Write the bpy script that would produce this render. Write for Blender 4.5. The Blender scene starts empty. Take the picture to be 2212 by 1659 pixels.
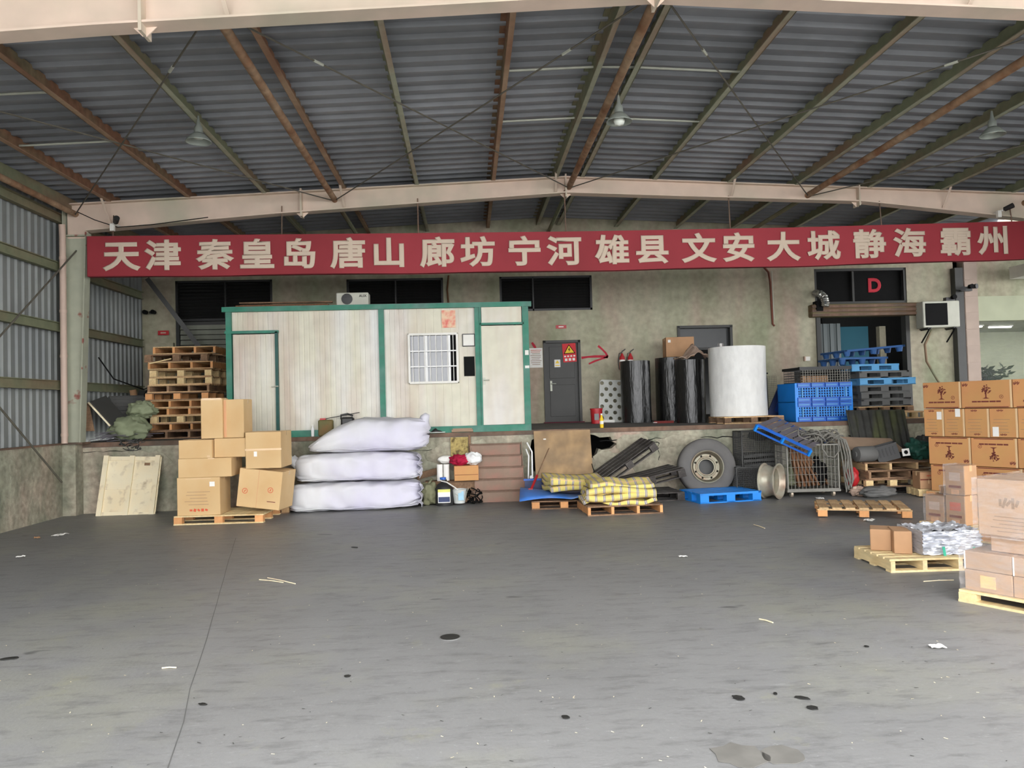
import bpy, bmesh, math, random
from mathutils import Vector, Matrix, Euler, noise

SC = bpy.context.scene
C = SC.collection
R = math.radians
random.seed(7)

# ------------------------------------------------------------------ camera
IW, IH, FPX = 2212, 1659, 1661.0
YAW, PITCH, ROLL, HC = R(3.38), R(1.65), R(1.55), 1.75
_f = Vector((math.sin(YAW)*math.cos(PITCH), math.cos(YAW)*math.cos(PITCH), math.sin(PITCH)))
_r0 = Vector((math.cos(YAW), -math.sin(YAW), 0)); _u0 = _r0.cross(_f)
_r = _r0*math.cos(ROLL) - _u0*math.sin(ROLL); _u = _r0*math.sin(ROLL) + _u0*math.cos(ROLL)
cam_d = bpy.data.cameras.new('camera'); cam = bpy.data.objects.new('camera', cam_d); C.objects.link(cam)
cam_d.sensor_width = 36; cam_d.lens = 36*FPX/IW; cam_d.clip_end = 300; cam_d.clip_start = .05
m = Matrix((_r, _u, -_f)).transposed().to_4x4(); m.translation = (0, 0, HC); cam.matrix_world = m
SC.camera = cam

# ------------------------------------------------------------------ light
w = bpy.data.worlds.new('overcast_sky'); SC.world = w; w.use_nodes = True
w.node_tree.nodes['Background'].inputs[0].default_value = (.98, .985, 1.0, 1)
w.node_tree.nodes['Background'].inputs[1].default_value = 1.0
SC.view_settings.view_transform = 'Standard'; SC.view_settings.look = 'None'
SC.view_settings.gamma = 1; SC.view_settings.use_curve_mapping = False
SC.view_settings.exposure = 2.9

# ------------------------------------------------------------------ helpers
def at(px, py, Y=None, Z=None, X=None):
    """photo pixel -> world point on a plane of known depth, height or side"""
    d = _f + _r*((px-IW/2)/FPX) - _u*((py-IH/2)/FPX)
    t = Y/d.y if Y is not None else ((Z-HC)/d.z if Z is not None else X/d.x)
    return Vector((0, 0, HC)) + d*t
def lin(c):
    return tuple(((v/255)/12.92 if v/255 <= .04045 else ((v/255+.055)/1.055)**2.4) for v in c)
def zd(y):
    return 1.28 + .05*min(1, max(0, (y-14.5)/3.5))

def mat(name, col, rough=.8, var=.12, scale=6, metal=0, bump=.08, col2=None, amt=.5, scale2=1.5, soft=.15,
        stretch=(1, 1, 1), stretch2=(1, 1, 1), rand=0, spec=.3, alpha=1, emit=0, col3=None, amt3=.3, scale3=.6):
    M = bpy.data.materials.new(name); M.use_nodes = True
    nt = M.node_tree; N = nt.nodes; L = nt.links
    b = N['Principled BSDF']
    b.inputs['Roughness'].default_value = rough; b.inputs['Metallic'].default_value = metal
    b.inputs['Specular IOR Level'].default_value = spec
    tc = N.new('ShaderNodeTexCoord')
    def mapped(s):
        mp = N.new('ShaderNodeMapping'); mp.inputs['Scale'].default_value = s
        L.new(tc.outputs['Object'], mp.inputs['Vector']); return mp.outputs[0]
    def nz(vec, sc, det=3):
        n = N.new('ShaderNodeTexNoise'); n.inputs['Scale'].default_value = sc; n.inputs['Detail'].default_value = det
        L.new(vec, n.inputs['Vector']); return n.outputs[0]
    v1 = mapped(stretch)
    n1 = nz(v1, scale)
    base = N.new('ShaderNodeRGB'); base.outputs[0].default_value = (*lin(col), 1); cur = base.outputs[0]
    def mixin(cur, c, a, s, st):
        n = nz(mapped(st), s)
        mr = N.new('ShaderNodeMapRange'); L.new(n, mr.inputs[0])
        th = .72 - .44*a
        mr.inputs[1].default_value = th-soft; mr.inputs[2].default_value = th+soft
        mx = N.new('ShaderNodeMix'); mx.data_type = 'RGBA'; L.new(mr.outputs[0], mx.inputs[0])
        L.new(cur, mx.inputs[6]); mx.inputs[7].default_value = (*lin(c), 1); return mx.outputs[2]
    if col2: cur = mixin(cur, col2, amt, scale2, stretch2)
    if col3: cur = mixin(cur, col3, amt3, scale3, stretch2)
    mr = N.new('ShaderNodeMapRange'); L.new(n1, mr.inputs[0])
    mr.inputs[1].default_value = .25; mr.inputs[2].default_value = .75
    mr.inputs[3].default_value = 1-var*1.4; mr.inputs[4].default_value = 1+var*1.4
    f = mr.outputs[0]
    if rand:
        oi = N.new('ShaderNodeObjectInfo'); m2 = N.new('ShaderNodeMapRange'); L.new(oi.outputs['Random'], m2.inputs[0])
        m2.inputs[3].default_value = 1-rand; m2.inputs[4].default_value = 1+rand
        mm = N.new('ShaderNodeMath'); mm.operation = 'MULTIPLY'; L.new(f, mm.inputs[0]); L.new(m2.outputs[0], mm.inputs[1]); f = mm.outputs[0]
    hs = N.new('ShaderNodeVectorMath'); hs.operation = 'SCALE'; L.new(cur, hs.inputs[0]); L.new(f, hs.inputs['Scale'])
    L.new(hs.outputs[0], b.inputs['Base Color'])
    if bump:
        bp = N.new('ShaderNodeBump'); bp.inputs['Strength'].default_value = bump; bp.inputs['Distance'].default_value = .02
        L.new(n1, bp.inputs['Height']); L.new(bp.outputs[0], b.inputs['Normal'])
    if alpha < 1: b.inputs['Alpha'].default_value = alpha
    if emit:
        b.inputs['Emission Color'].default_value = (*lin(col), 1); b.inputs['Emission Strength'].default_value = emit
    return M

class MB:
    """collects shapes and links them as one mesh object"""
    def __init__(s): s.v = []; s.f = []
    def add(s, vs, fs):
        o = len(s.v); s.v += [tuple(v) for v in vs]; s.f += [tuple(i+o for i in f) for f in fs]; return s
    def hexa(s, p): return s.add(p, [(0,3,2,1),(4,5,6,7),(0,1,5,4),(1,2,6,5),(2,3,7,6),(3,0,4,7)])
    def box(s, c, d, M=None):
        x, y, z = d[0]/2, d[1]/2, d[2]/2; c = Vector(c)
        p = [Vector(q) for q in ((-x,-y,-z),(x,-y,-z),(x,y,-z),(-x,y,-z),(-x,-y,z),(x,-y,z),(x,y,z),(-x,y,z))]
        if M is not None: p = [M @ q for q in p]
        return s.hexa([c+q for q in p])
    def bar(s, a, b, w, h, up=(0, 0, 1)):
        a, b = Vector(a), Vector(b); d = (b-a).normalized(); u = Vector(up)
        if abs(d.dot(u)) > .98: u = Vector((1, 0, 0))
        r = d.cross(u).normalized(); u = r.cross(d)
        q = [r*(i*w/2)+u*(j*h/2) for i, j in ((-1,-1),(1,-1),(1,1),(-1,1))]
        return s.hexa([a+x for x in q]+[b+x for x in q])
    def prism(s, poly, off):
        n = len(poly); off = Vector(off); p = [Vector(q) for q in poly]
        return s.add(p+[q+off for q in p], [tuple(range(n))[::-1], tuple(range(n, 2*n))]+[(i, (i+1) % n, n+(i+1) % n, n+i) for i in range(n)])
    def tube(s, pts, r, n=6, caps=True, closed=False):
        P = [Vector(p) for p in pts]; k = len(P); rr = r if isinstance(r, (list, tuple)) else [r]*k
        vs = []; u = None
        for i in range(k):
            t = (P[min(i+1, k-1)]-P[max(i-1, 0)])
            t = t.normalized() if t.length > 1e-9 else Vector((0, 0, 1))
            if u is None: u = t.orthogonal().normalized()
            u = (u-t*u.dot(t)); u = u.normalized() if u.length > 1e-6 else t.orthogonal().normalized()
            w_ = t.cross(u)
            vs += [P[i]+(u*math.cos(a)+w_*math.sin(a))*rr[i] for a in (2*math.pi*j/n for j in range(n))]
        fs = [(i*n+j, i*n+(j+1) % n, (i+1)*n+(j+1) % n, (i+1)*n+j) for i in range(k-1) for j in range(n)]
        if caps: fs += [tuple(range(n))[::-1], tuple((k-1)*n+j for j in range(n))]
        return s.add(vs, fs)
    def lathe(s, prof, n=24, M=None, caps=True):
        vs = [Vector((r*math.cos(2*math.pi*j/n), r*math.sin(2*math.pi*j/n), z)) for r, z in prof for j in range(n)]
        if M is not None: vs = [M @ v for v in vs]
        k = len(prof)
        fs = [(i*n+j, i*n+(j+1) % n, (i+1)*n+(j+1) % n, (i+1)*n+j) for i in range(k-1) for j in range(n)]
        if caps: fs += [tuple(range(n))[::-1], tuple((k-1)*n+j for j in range(n))]
        return s.add(vs, fs)
    def grid(s, fn, nu, nv, closeu=False):
        vs = [fn(i/(nu if closeu else nu-1), j/(nv-1)) for j in range(nv) for i in range(nu)]
        m_ = nu if closeu else nu-1
        return s.add(vs, [(j*nu+i, j*nu+(i+1) % nu, (j+1)*nu+(i+1) % nu, (j+1)*nu+i) for j in range(nv-1) for i in range(m_)])
    def mesh(s, name, smooth=0):
        me = bpy.data.meshes.new(name); me.from_pydata(s.v, [], s.f); me.validate()
        if smooth:
            me.shade_smooth(); me.set_sharp_from_angle(angle=R(smooth))
        return me
    def build(s, name, material, parent=None, loc=None, rot=None, smooth=0, bevel=0, solid=0, subsurf=0):
        return put(name, s.mesh(name, smooth), material, parent, loc, rot, bevel, solid, subsurf)

def put(name, me, material, parent=None, loc=None, rot=None, bevel=0, solid=0, subsurf=0):
    o = bpy.data.objects.new(name, me); C.objects.link(o)
    if material is not None and not me.materials: me.materials.append(material)
    if parent is not None: o.parent = parent
    if loc is not None: o.location = loc
    if rot is not None: o.rotation_euler = rot
    if solid: md = o.modifiers.new('s', 'SOLIDIFY'); md.thickness = solid; md.offset = 0
    if subsurf: md = o.modifiers.new('u', 'SUBSURF'); md.levels = subsurf; md.render_levels = subsurf
    if bevel: md = o.modifiers.new('b', 'BEVEL'); md.width = bevel; md.segments = 1; md.limit_method = 'ANGLE'
    return o
def tag(o, label=None, cat=None, group=None, kind=None):
    if label: o['label'] = label
    if cat: o['category'] = cat
    if group: o['group'] = group
    if kind: o['kind'] = kind
    return o
def thing(name, label, cat, loc=(0, 0, 0), rot=(0, 0, 0), group=None, kind=None):
    o = bpy.data.objects.new(name, None); C.objects.link(o); o.empty_display_size = .1
    o.location = loc; o.rotation_euler = rot if isinstance(rot, (tuple, list)) else (0, 0, rot)
    return tag(o, label, cat, group, kind)
def copy_tree(o, parent=None):
    c = o.copy(); C.objects.link(c); c.parent = parent
    for ch in [x for x in o.children]: copy_tree(ch, c)
    return c
def dup(root, loc, rot, label, group=None):
    c = copy_tree(root); c.location = loc; c.rotation_euler = rot if isinstance(rot, (tuple, list)) else (0, 0, rot)
    c['label'] = label
    if group: c['group'] = group
    return c

_txt = []
def text(s, size, name, material, parent, loc, rot, offset=0., extrude=.002, sx=1, align='CENTER'):
    _txt.append((s, size, name, material, parent, loc, rot, offset, extrude, sx, align))
def flush_text():
    tmp = []
    for s, size, name, material, parent, loc, rot, offset, extrude, sx, align in _txt:
        cu = bpy.data.curves.new('t', 'FONT'); cu.body = s; cu.size = size; cu.bevel_depth = offset; cu.bevel_resolution = 0; cu.extrude = extrude
        cu.align_x = align; cu.align_y = 'CENTER'; cu.resolution_u = 4
        o = bpy.data.objects.new('t', cu); C.objects.link(o); tmp.append(o)
    bpy.context.view_layer.update(); dg = bpy.context.evaluated_depsgraph_get()
    for o, q in zip(tmp, _txt):
        me = bpy.data.meshes.new_from_object(o.evaluated_get(dg)); me.name = q[2]
        me.materials.clear()
        if q[7]: me.transform(Matrix.Scale(q[8]/(q[7]+q[8]), 4, (0, 0, 1)))
        n = put(q[2], me, q[3], q[4], q[5], q[6]); n.scale = (q[9], 1, 1)
    for o in tmp: bpy.data.objects.remove(o)
    _txt.clear()
def fill(outer, holes, thick):
    """flat plate with holes in the xz plane (front at y=0, back at y=thick)"""
    cu = bpy.data.curves.new('p', 'CURVE'); cu.dimensions = '2D'; cu.fill_mode = 'BOTH'; cu.extrude = thick/2
    for poly in [outer]+holes:
        sp = cu.splines.new('POLY'); sp.points.add(len(poly)-1); sp.use_cyclic_u = True
        for p, q in zip(sp.points, poly): p.co = (q[0], q[1], 0, 1)
    o = bpy.data.objects.new('p', cu); C.objects.link(o); bpy.context.view_layer.update()
    me = bpy.data.meshes.new_from_object(o.evaluated_get(bpy.context.evaluated_depsgraph_get())); bpy.data.objects.remove(o)
    me.transform(Matrix.Translation((0, thick/2, 0)) @ Matrix.Rotation(R(90), 4, 'X'))
    return me
def jag(cx, cz, rx, rz, n, amp, seed):
    rd = random.Random(seed)
    return [(cx+rx*(1+rd.uniform(-amp, amp))*math.cos(a), cz+rz*(1+rd.uniform(-amp, amp))*math.sin(a)) for a in (2*math.pi*i/n for i in range(n))]
RX90 = (R(90), 0, 0)
_boxes = {}
def part(name, c, d, material, parent, rot=None, bevel=0):
    """a box part whose mesh is shared between alike pieces"""
    k = (name, tuple(round(v, 4) for v in d), material.name)
    if k not in _boxes:
        _boxes[k] = MB().box((0, 0, 0), d).mesh(name); _boxes[k].materials.append(material)
    return put(name, _boxes[k], None, parent, c, rot, bevel)
# ------------------------------------------------------------------ materials
def yard_material():
    M = bpy.data.materials.new('worn_concrete_yard'); M.use_nodes = True; nt = M.node_tree; N = nt.nodes; L = nt.links
    b = N['Principled BSDF']; b.inputs['Roughness'].default_value = .5; b.inputs['Specular IOR Level'].default_value = .5
    tc = N.new('ShaderNodeTexCoord')
    def nz(sc, det, rough=.6, st=(1, 1, 1)):
        mp = N.new('ShaderNodeMapping'); mp.inputs['Scale'].default_value = st; L.new(tc.outputs['Object'], mp.inputs[0])
        n = N.new('ShaderNodeTexNoise'); n.inputs['Scale'].default_value = sc; n.inputs['Detail'].default_value = det; n.inputs['Roughness'].default_value = rough
        L.new(mp.outputs[0], n.inputs['Vector']); return n.outputs[0]
    def rng(v, a, b_, c, d):
        m_ = N.new('ShaderNodeMapRange'); L.new(v, m_.inputs[0])
        for i, q in enumerate((a, b_, c, d)): m_.inputs[i+1].default_value = q
        return m_.outputs[0]
    def mix(f, a, c):
        x = N.new('ShaderNodeMix'); x.data_type = 'RGBA'; L.new(f, x.inputs[0]); L.new(a, x.inputs[6]); x.inputs[7].default_value = (*lin(c), 1); return x.outputs[2]
    c0 = N.new('ShaderNodeRGB'); c0.outputs[0].default_value = (*lin(FLOOR), 1)
    cur = mix(rng(nz(.28, 8), .42, .62, 0, .8), c0.outputs[0], tuple(v*.9 for v in FLOOR))
    cur = mix(rng(nz(.5, 5), .5, .66, 0, .6), cur, (FLOOR[0]*1.06, FLOOR[1]*1.06, FLOOR[2]*.96))
    cur = mix(rng(nz(9, 9, .75, (.3, 1, 1)), .5, .7, 0, .8), cur, tuple(v*.7 for v in FLOOR))
    cur = mix(rng(nz(14, 8, .8, (.25, 1, 1)), .58, .72, 0, .7), cur, tuple(v*1.2 for v in FLOOR))
    cur = mix(rng(nz(1.6, 9, .7), .6, .75, 0, .6), cur, (FLOOR[0]*1.1, FLOOR[1]*1.09, FLOOR[2]*.9))
    cur = mix(rng(nz(26, 6, .7), .62, .72, 0, .7), cur, tuple(v*1.25 for v in FLOOR))
    cur = mix(rng(nz(2.2, 3, .5, (.5, 1, 1)), .70, .73, 0, .75), cur, tuple(v*.5 for v in FLOOR))
    L.new(cur, b.inputs['Base Color'])
    bp = N.new('ShaderNodeBump'); bp.inputs['Strength'].default_value = .3; bp.inputs['Distance'].default_value = .01
    L.new(nz(30, 6), bp.inputs['Height']); L.new(bp.outputs[0], b.inputs['Normal'])
    return M
FLOOR = (134, 134, 133)
m_floor = yard_material()
m_dockface = mat('dock_face_concrete', (170, 168, 148), .9, .2, 11, bump=1.0, col2=(182, 160, 144), amt=.45, scale2=1.1, stretch2=(1, 1, .5), col3=(128, 130, 112), amt3=.45, scale3=1.8)
m_wall = mat('stained_plaster', (174, 171, 149), .9, .12, 7, bump=.45, col2=(172, 154, 138), amt=.5, scale2=.8, stretch2=(1.5, 1, .4), col3=(148, 151, 125), amt3=.42, scale3=.9)
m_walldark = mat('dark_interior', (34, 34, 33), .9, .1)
m_sheet = mat('ribbed_sheet_blue_grey', (134, 137, 134), .5, .06, 3, bump=.02, col2=(122, 126, 126), amt=.4, scale2=.7, spec=.4)
m_roof = mat('roof_sheet_grey', (146, 148, 152), .5, .08, 3, bump=.02, col2=(118, 120, 124), amt=.4, scale2=.5, stretch2=(.3, 1, 1))
m_cream = mat('cream_frame_paint', (222, 200, 182), .55, .05, 3, bump=.03, col2=(186, 182, 160), amt=.3, scale2=.8)
m_column = mat('peeling_pale_green_paint', (176, 178, 158), .6, .07, 4, bump=.05, col2=(150, 92, 82), amt=.16, scale2=3.2, soft=.03)
m_purlin_r = mat('rusty_purlin', (132, 96, 74), .8, .2, 8, col2=(120, 116, 90), amt=.35, scale2=1.6, stretch2=(1, .4, 1))
m_purlin_g = mat('green_grey_purlin', (126, 130, 104), .7, .1, 6, col2=(140, 104, 84), amt=.2, scale2=1.2, stretch2=(1, .4, 1))
m_pipe = mat('rusty_pipe', (160, 134, 108), .8, .2, 9, col2=(134, 96, 70), amt=.45, scale2=2.5)
m_rod = mat('dark_steel_rod', (96, 92, 82), .7, .1)
m_sag = mat('pale_galvanised_rod', (188, 190, 176), .5, .06, metal=.2)
m_downpipe = mat('pinkish_plastic_pipe', (204, 180, 164), .5, .05, 3)
m_angle = mat('rusty_steel_edge', (128, 102, 86), .85, .2, 8, col2=(92, 82, 72), amt=.4, scale2=2)
m_dark = mat('near_black', (18, 18, 18), .7, .1, spec=.12)
m_black = mat('black_plastic', (40, 40, 40), .45, .1, spec=.5)
m_red = mat('banner_red_cloth', (154, 54, 62), .7, .05, 2, col2=(136, 46, 52), amt=.45, scale2=.3, bump=.05)
m_letter = mat('banner_letter_white', (206, 188, 168), .8, .02)
m_green = mat('green_frame_paint', (52, 124, 102), .5, .12, 6, col2=(92, 128, 118), amt=.3, scale2=2)
m_panel = mat('cream_cabin_panel', (212, 208, 188), .5, .05, 4, bump=.02, col2=(196, 178, 162), amt=.35, scale2=1.1, stretch2=(2, 1, .35), col3=(222, 222, 218), amt3=.3, scale3=.8)
m_white = mat('white_paint', (226, 224, 216), .5, .04)
m_whiteplastic = mat('white_plastic', (232, 232, 230), .4, .03)
m_glass = mat('dusty_glass', (118, 120, 124), .15, .1, 2, spec=.6)
m_grey = mat('mid_grey_steel', (120, 120, 118), .5, .08, metal=.2)
m_greydoor = mat('dark_grey_door', (70, 70, 68), .5, .06, 3)
m_wood = mat('pallet_wood', (208, 176, 132), .85, .14, 5, stretch=(6, 1, 6), rand=.22, col2=(176, 140, 102), amt=.35, scale2=3)
m_woodnew = mat('fresh_pallet_wood', (228, 206, 158), .8, .1, 5, stretch=(6, 1, 6), rand=.1, col2=(212, 180, 128), amt=.3, scale2=3)
m_woodorange = mat('orange_wood_block', (214, 156, 104), .85, .12, 8, rand=.2)
m_woodold = mat('brown_pallet_wood', (146, 116, 90), .9, .16, 5, stretch=(6, 1, 6), rand=.25, col2=(110, 88, 70), amt=.4, scale2=3)
m_woodgrey = mat('weathered_grey_wood', (96, 92, 88), .9, .2, 6, stretch=(6, 1, 6), rand=.2, col2=(66, 62, 60), amt=.45, scale2=3)
m_ply = mat('stained_plywood', (158, 134, 104), .85, .14, 4, col2=(118, 100, 82), amt=.5, scale2=1.2, col3=(182, 150, 108), amt3=.35, scale3=1.8)
m_osb = mat('mouldy_osb', (168, 150, 96), .9, .25, 26, col2=(108, 92, 60), amt=.35, scale2=8, soft=.05)
m_lid = mat('cream_crate_lid', (246, 234, 202), .7, .05, 4, col2=(236, 218, 180), amt=.35, scale2=2, col3=(176, 156, 124), amt3=.06, scale3=6)
m_card = mat('tan_cardboard', (218, 186, 138), .85, .04, 3, bump=.02, rand=.05, col2=(200, 164, 116), amt=.3, scale2=1.5)
m_cardo = mat('orange_cardboard', (206, 146, 98), .85, .04, 3, bump=.02, rand=.06, col2=(192, 150, 94), amt=.25, scale2=1.2)
m_cardb = mat('brown_cardboard', (176, 138, 104), .88, .08, 4, bump=.03, rand=.08)
m_cardold = mat('old_grubby_cardboard', (160, 136, 114), .9, .1, 4, rand=.06)
m_tape = mat('packing_tape', (222, 190, 148), .25, .03, spec=.5)
m_tapepink = mat('glossy_brown_tape', (214, 164, 124), .25, .03, spec=.5)
m_print = mat('dark_red_print', (120, 64, 54), .9, .02, bump=0)
m_printr = mat('faded_red_print', (206, 96, 66), .9, .02, bump=0)
m_printg = mat('faded_grey_print', (150, 124, 100), .9, .02, bump=0)
m_sack = mat('white_woven_sack', (212, 212, 214), .55, .04, 3, bump=.12, col2=(204, 200, 220), amt=.35, scale2=.9)
m_sackgreen = mat('green_woven_sack', (140, 148, 118), .7, .1, 5, bump=.15)
m_steelstep = mat('rusty_brown_step', (146, 124, 108), .8, .1, 6, bump=.3, col2=(150, 106, 94), amt=.25, scale2=3)
m_rubber = mat('dusty_rubber', (104, 102, 100), .85, .08, 5, bump=.1)
m_rim = mat('grimy_rim_steel', (150, 148, 130), .5, .12, 5, metal=.3, col2=(134, 112, 92), amt=.35, scale2=3)
m_rim2 = mat('pale_wheel_rim', (186, 182, 164), .4, .1, 4, metal=.35, col2=(160, 136, 118), amt=.3, scale2=3)
m_blue = mat('bright_blue_plastic', (24, 134, 226), .4, .05, 3, spec=.5)
m_blue2 = mat('royal_blue_plastic', (34, 96, 190), .4, .06, 3, spec=.5)
m_blue3 = mat('sky_blue_plastic', (88, 156, 204), .45, .06, 3, spec=.5)
m_navy = mat('dark_blue_plastic', (24, 44, 92), .4, .06, 3, spec=.5)
m_blue4 = mat('faded_navy_plastic', (52, 92, 146), .5, .08, 3)
m_lattice = mat('light_blue_lattice', (54, 138, 222), .4, .05, 3)
m_pgrey = mat('grey_plastic', (98, 98, 96), .6, .08, 3)
m_slat = mat('grey_slat', (104, 100, 106), .7, .1, 4)
m_wire = mat('galvanised_wire', (122, 120, 113), .5, .1, 4, metal=.4)
m_wiredark = mat('dark_wire', (74, 74, 72), .6, .1, 4, metal=.3)
m_rust = mat('rusty_brown_timber', (112, 78, 54), .9, .2, 6, stretch=(4, 4, 1))
m_rope = mat('grey_rope', (122, 120, 113), .9, .12, 30)
m_cement = mat('mossy_fibre_cement', (68, 68, 65), .95, .14, 8, col2=(88, 92, 62), amt=.2, scale2=2, stretch2=(2, 2, .5))
m_crate = mat('black_crate_plastic', (70, 70, 70), .6, .1)
m_redplastic = mat('red_plastic', (176, 34, 40), .45, .06, spec=.5)
m_crimson = mat('crimson_cloth', (166, 22, 58), .8, .1)
m_olive = mat('olive_bag', (126, 126, 98), .7, .12, 6, bump=.2)
m_yellow = mat('yellow', (238, 200, 40), .5, .03)
m_teal = mat('teal_panel', (26, 84, 100), .5, .06, 2, spec=.2)
m_film = mat('black_stretch_film', (24, 24, 24), .27, .1, 5, spec=.5, bump=.6, stretch=(5, 5, .7))
m_wfilm = mat('white_wrapped_roll', (226, 226, 222), .5, .05, 5, bump=.7, stretch=(2, 2, 1))
m_foil = mat('silver_foil', (214, 216, 222), .3, .12, 14, metal=.55, bump=.6, stretch=(1, 1, 5))
m_paper = mat('white_paper', (236, 234, 228), .8, .03)
m_pinkpaper = mat('dirty_kraft_paper', (196, 170, 152), .85, .08)
m_stain = mat('oily_dark_stain', (40, 40, 38), .6, .1)
m_lampmetal = mat('lamp_shade_metal', (150, 156, 148), .4, .06, metal=.3)
m_lampin = mat('lamp_white_inside', (210, 214, 204), .4, .03)
m_leaf = mat('dark_leaf', (52, 66, 44), .6, .15)
m_pinktile = mat('pinkish_wall_tile', (168, 150, 137), .6, .06, 3)
m_room = mat('pale_room_wall', (172, 176, 150), .8, .06, 2)
m_tube = mat('fluorescent_tube', (255, 252, 240), .5, 0, emit=1.5)

def clear_film(name, tint, op, bump):
    M = bpy.data.materials.new(name); M.use_nodes = True; nt = M.node_tree; N = nt.nodes; L = nt.links
    b = N['Principled BSDF']; b.inputs['Base Color'].default_value = (*lin(tint), 1); b.inputs['Roughness'].default_value = .22
    b.inputs['Specular IOR Level'].default_value = .7
    tc = N.new('ShaderNodeTexCoord'); mp = N.new('ShaderNodeMapping'); mp.inputs['Scale'].default_value = (1, 1, 3.5); mp.inputs['Rotation'].default_value = (.15, .1, 0); L.new(tc.outputs['Object'], mp.inputs[0])
    n = N.new('ShaderNodeTexNoise'); n.inputs['Scale'].default_value = 5; n.inputs['Detail'].default_value = 7; n.inputs['Roughness'].default_value = .65; n.inputs['Distortion'].default_value = .4
    L.new(mp.outputs[0], n.inputs['Vector'])
    bp = N.new('ShaderNodeBump'); bp.inputs['Strength'].default_value = bump; bp.inputs['Distance'].default_value = .03
    L.new(n.outputs[0], bp.inputs['Height']); L.new(bp.outputs[0], b.inputs['Normal'])
    mr = N.new('ShaderNodeMapRange'); L.new(n.outputs[0], mr.inputs[0]); mr.inputs[1].default_value = .35; mr.inputs[2].default_value = .7
    mr.inputs[3].default_value = op*.4; mr.inputs[4].default_value = op*1.7
    tr = N.new('ShaderNodeBsdfTransparent'); mx = N.new('ShaderNodeMixShader')
    L.new(mr.outputs[0], mx.inputs[0]); L.new(tr.outputs[0], mx.inputs[1]); L.new(b.outputs[0], mx.inputs[2])
    L.new(mx.outputs[0], N['Material Output'].inputs[0]); return M
m_clear = clear_film('clear_stretch_film', (206, 200, 198), .24, .5)
m_pane = clear_film('window_pane', (150, 160, 156), .05, .02)
# ------------------------------------------------------------------ setting
YE, YW, XL, XR = 14.5, 18.0, -7.25, 20.0
S = lambda o: tag(o, kind='structure')
def ztop(x):                                   # top of the rafters (shallow gable, ridge at 1.95)
    return 6.02 - .0455*abs(x-1.95)
# yard floor with joint line, oil stains as separate flat films
fl = MB().grid(lambda u, v: (-16+u*46, -22+v*36.5, 0), 24, 24)
S(fl.build('floor', m_floor))
# floor joints: thin recessed-looking sealed lines
for a, b, wd in (((-3.3, 11.1), (-1.4, 3.45), .006), ((-1.4, 3.45), (-.6, .2), .006)):
    d = Vector((b[0]-a[0], b[1]-a[1], 0)); n = Vector((-d.y, d.x, 0)).normalized()*wd/2
    pts = []
    for k in range(15):
        p = Vector((a[0], a[1], 0))+d*(k/14); j = noise.noise(p*3)*.02
        pts.append(p+n*(1+j*20)+n.normalized()*j)
    pts2 = [p-n*2 for p in pts][::-1]
    o = MB().add([(p.x, p.y, .001) for p in pts+pts2], [tuple(range(30))]).build('floor_joint', m_pgrey); S(o)
# dock: top slab, cracked face with broken holes, cavity
top = MB().add([(XL, YE, 1.28), (XR, YE, 1.28), (XR, YW, 1.33), (XL, YW, 1.33), (XR, 24, 1.33), (XL, 24, 1.33),
                (XL, YE, 1.2), (XR, YE, 1.2), (XR, 24, 1.2), (XL, 24, 1.2)],
               [(0, 1, 2, 3), (3, 2, 4, 5), (0, 6, 7, 1), (6, 9, 8, 7), (1, 7, 8, 4, 2), (0, 3, 5, 9, 6)])
m_docktop = mat('dock_top_concrete', (112, 110, 106), .85, .12, 4, bump=.15)
dock = S(top.build('floor_dock', m_docktop))
hole1 = [(2.05, .98), (2.05, 1.16), (2.2, 1.19), (2.4, 1.16), (2.5, 1.11), (2.7, 1.12), (2.74, 1.03), (2.82, .98), (2.72, .9), (2.55, .87), (2.47, .9), (2.42, .78), (2.3, .7), (2.24, .56), (2.1, .54), (2.05, .6)]
hole2 = [(5.35, 1.02), (5.4, 1.17), (5.55, 1.18), (5.8, 1.17), (6.0, 1.1), (5.9, .98), (5.7, .94), (5.5, .97)]
hole3 = [(1.16, .9), (1.2, 1.1), (1.3, 1.15), (1.34, .9), (1.34, .5), (1.22, .5)]
face = put('wall_dock_face', fill([(XL, -.02), (XR, -.02), (XR, 1.2), (XL, 1.2)], [hole1, hole2, hole3], .25), m_dockface, loc=(0, YE, 0)); S(face)
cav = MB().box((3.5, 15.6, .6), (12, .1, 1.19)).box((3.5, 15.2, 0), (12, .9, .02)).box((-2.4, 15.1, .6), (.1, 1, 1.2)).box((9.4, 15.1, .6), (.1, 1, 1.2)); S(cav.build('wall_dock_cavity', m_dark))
for k_, (bx_, bz_) in enumerate(((2.5, .62), (2.74, .62), (2.38, .54), (2.62, .54), (2.66, .7), (2.88, .7), (2.8, .78), (3.0, .78), (2.96, .86))): part('brick', (bx_, .012-.006*(k_ % 3), bz_), (.205, .05, .066), m_dockface, face)
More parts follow.
